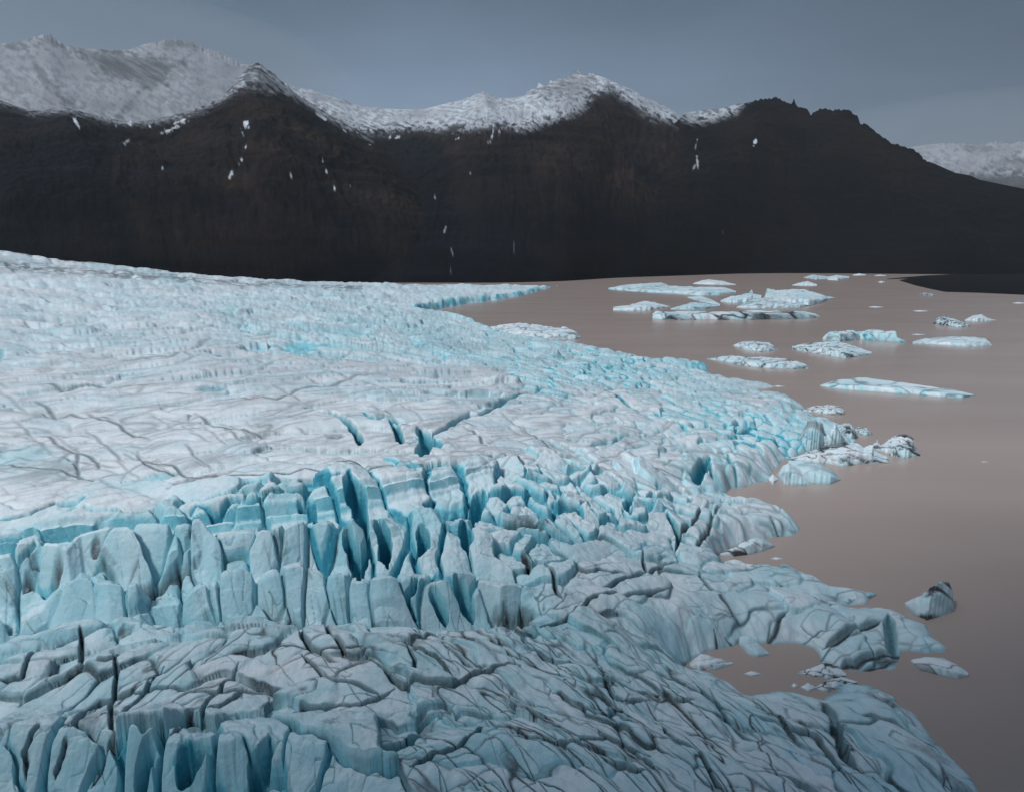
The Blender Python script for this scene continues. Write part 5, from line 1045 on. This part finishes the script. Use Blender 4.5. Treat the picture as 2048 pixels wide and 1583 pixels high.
wd = bpy.data.worlds.new('World'); scene.world = wd; wd.use_nodes = True
nt = wd.node_tree; bg = nt.nodes['Background']
sky = N(nt, 'ShaderNodeTexSky', sky_type='NISHITA', sun_disc=False, sun_elevation=SUN_EL, sun_rotation=SUN_AZ)
tc = N(nt, 'ShaderNodeTexCoord'); sx = N(nt, 'ShaderNodeSeparateXYZ'); nt.links.new(tc.outputs['Generated'], sx.inputs[0])
ramp = N(nt, 'ShaderNodeValToRGB'); nt.links.new(sx.outputs[2], ramp.inputs[0])
E = ramp.color_ramp.elements
def sr(r, g, b): return tuple(2 ** -EXPOSURE * ((c / 255) / 12.92 if c / 255 < .04045 else ((c / 255 + .055) / 1.055) ** 2.4) for c in (r, g, b))
E[0].position = 0.0; E[0].color = (*sr(113, 130, 149), 1)
E[1].position = 1.0; E[1].color = (*[v for v in ZENITH], 1)
for p, c in [(0.10, sr(119, 136, 155)), (0.22, sr(106, 123, 142)), (0.33, sr(82, 98, 114)), (0.50, tuple(.45 * v for v in ZENITH)), (0.7, tuple(.8 * v for v in ZENITH))]:
    e = E.new(p); e.color = (*c, 1)
# thinner cloud to the left, thicker to the right, soft mottling
mp = N(nt, 'ShaderNodeMapping', in_Scale=(1.0, 1.0, 3.2)); nt.links.new(tc.outputs['Generated'], mp.inputs[0])
cn = N(nt, 'ShaderNodeTexNoise', in_Scale=2.2, in_Detail=6.0, in_Roughness=0.5); nt.links.new(mp.outputs[0], cn.inputs['Vector'])
mr = N(nt, 'ShaderNodeMapRange'); nt.links.new(sx.outputs[0], mr.inputs[0])
for k, v in ((1, -0.15), (2, 0.62), (3, 1.22), (4, 0.74)): mr.inputs[k].default_value = v
mr.interpolation_type = 'SMOOTHSTEP'
fac = math_n(nt, 'MULTIPLY', mr.outputs[0], math_n(nt, 'ADD', 0.58, math_n(nt, 'MULTIPLY', cn.outputs[0], 0.84)))
cloud = mixc(nt, 1.0, ramp.outputs[0], fac, 'MULTIPLY')
up = N(nt, 'ShaderNodeVectorMath', operation='SCALE'); up.inputs[3].default_value = 1 / 0.12; nt.links.new(cloud, up.inputs[0])
nt.links.new(mixc(nt, 0.96, sky.outputs[0], up.outputs[0]), bg.inputs['Color'])
bg.inputs['Strength'].default_value = 0.12

# added cloud bank, unseen behind the drone, to shade foreground and near water
def add_shade_cloud():
    n = np.array([0.45, -0.893]); tdir = np.array([0.893, 0.45]); alt = 450.0
    off = Ls[:2] * alt / Ls[2]
    nu, nv = 70, 40
    a = np.linspace(-3000, 240, nu)[:, None]; b = np.linspace(0, 1, nv)[None, :]
    s = SHADE_CLOUD_EDGE + b * 4200 + 25 * perlin(a / 300, a * 0 + 1.5, 55) * (1 - b)
    Xc = tdir[0] * a + n[0] * s + off[0]; Yc = tdir[1] * a + n[1] * s + off[1]
    bot = alt + 18 * fbm(Xc / 300, Yc / 300, 57, 3)
    thick = (260 + 140 * fbm(Xc / 600, Yc / 600, 59, 3)) * sstep(0, .06, b) * sstep(1, .94, b) * sstep(-3000, -2800, a) * sstep(240, 160, a) + 4
    top = bot + thick
    Vt = np.concatenate([np.stack([Xc, Yc, bot], -1), np.stack([Xc, Yc, top], -1)[:, ::-1]], 1).reshape(-1, 3)
    m, nt, bs = new_mat('shade_cloud_grey'); bs.inputs['Base Color'].default_value = (.4, .42, .45, 1); bs.inputs['Roughness'].default_value = 1
    bs.inputs['Specular IOR Level'].default_value = 0
    o = mesh_from('cloud', Vt, grid_quads(nu, 2 * nv, True), m)
    tag(o, 'added out-of-view cloud bank that shades the foreground', 'cloud', kind='structure')
if SHADE_CLOUD_EDGE is not None: add_shade_cloud()

# damp air between the drone and the mountains
def haze_box():
    x0, x1, y0, y1, z0, z1 = -16000, 16000, -18, 17000, -90, 2300
    me = bpy.data.meshes.new('haze')
    v = [(x, y, z) for x in (x0, x1) for y in (y0, y1) for z in (z0, z1)]
    me.from_pydata(v, [], [(0, 1, 3, 2), (4, 6, 7, 5), (0, 4, 5, 1), (2, 3, 7, 6), (0, 2, 6, 4), (1, 5, 7, 3)])
    m = bpy.data.materials.new('damp_air'); m.use_nodes = True; nt = m.node_tree; nt.nodes.clear()
    out = nt.nodes.new('ShaderNodeOutputMaterial'); v = nt.nodes.new('ShaderNodeVolumePrincipled')
    v.inputs['Color'].default_value = (.80, .87, .95, 1); v.inputs['Density'].default_value = HAZE
    nt.links.new(v.outputs[0], out.inputs['Volume']); me.materials.append(m); me.update()
    o = bpy.data.objects.new('haze', me); col.objects.link(o)
    tag(o, 'thin grey mist between the drone and the mountains', 'haze', kind='stuff')
if HAZE: haze_box()

def mist(px, py, r, hw, hh, hd, dens, label):
    """soft-edged cloud caught on a summit"""
    th, td = bearing(px, py); s = r / FPX
    me = bpy.data.meshes.new('mist'); bmm = __import__('bmesh'); b = bmm.new()
    bmm.ops.create_uvsphere(b, u_segments=32, v_segments=20, radius=1.0)
    for v in b.verts: v.co = (v.co.x * hw * s, v.co.y * hd, v.co.z * hh * s)
    b.to_mesh(me); b.free()
    m = bpy.data.materials.new('cloud_mist'); m.use_nodes = True; nt = m.node_tree; nt.nodes.clear()
    out = nt.nodes.new('ShaderNodeOutputMaterial'); v = nt.nodes.new('ShaderNodeVolumePrincipled')
    v.inputs['Color'].default_value = (.80, .89, .98, 1); v.inputs['Density'].default_value = dens
    nt.links.new(v.outputs[0], out.inputs['Volume']); me.materials.append(m)
    o = bpy.data.objects.new('mist', me); col.objects.link(o)
    o.location = (r * math.sin(th), r * math.cos(th), HC - r * td); o.rotation_euler = (0, 0, -th)
    tag(o, label, 'mist', kind='stuff')
mist(100, 92, 5600, 480, 95, 900, 0.00030, 'grey cloud veiling the snowy massif on the left')
mist(1960, 290, 7200, 340, 75, 1100, 0.00022, 'grey cloud veiling the distant snowy mountain on the right')

# ------------------------------------------------------------------ camera
cam = bpy.data.cameras.new('camera'); co = bpy.data.objects.new('camera', cam); col.objects.link(co)
cam.sensor_fit = 'HORIZONTAL'; cam.sensor_width = 36.0; cam.lens = FPX / PW * 36.0
cam.clip_start = 1.0; cam.clip_end = 40000
co.location = (0, 0, HC); co.rotation_euler = (math.pi / 2 - PITCH, 0, 0)
scene.camera = co
scene.view_settings.view_transform = 'Standard'; scene.view_settings.look = 'None'
scene.view_settings.exposure = EXPOSURE; scene.view_settings.gamma = 1; scene.view_settings.use_curve_mapping = False
scene.cycles.max_bounces = 8; scene.cycles.diffuse_bounces = 4
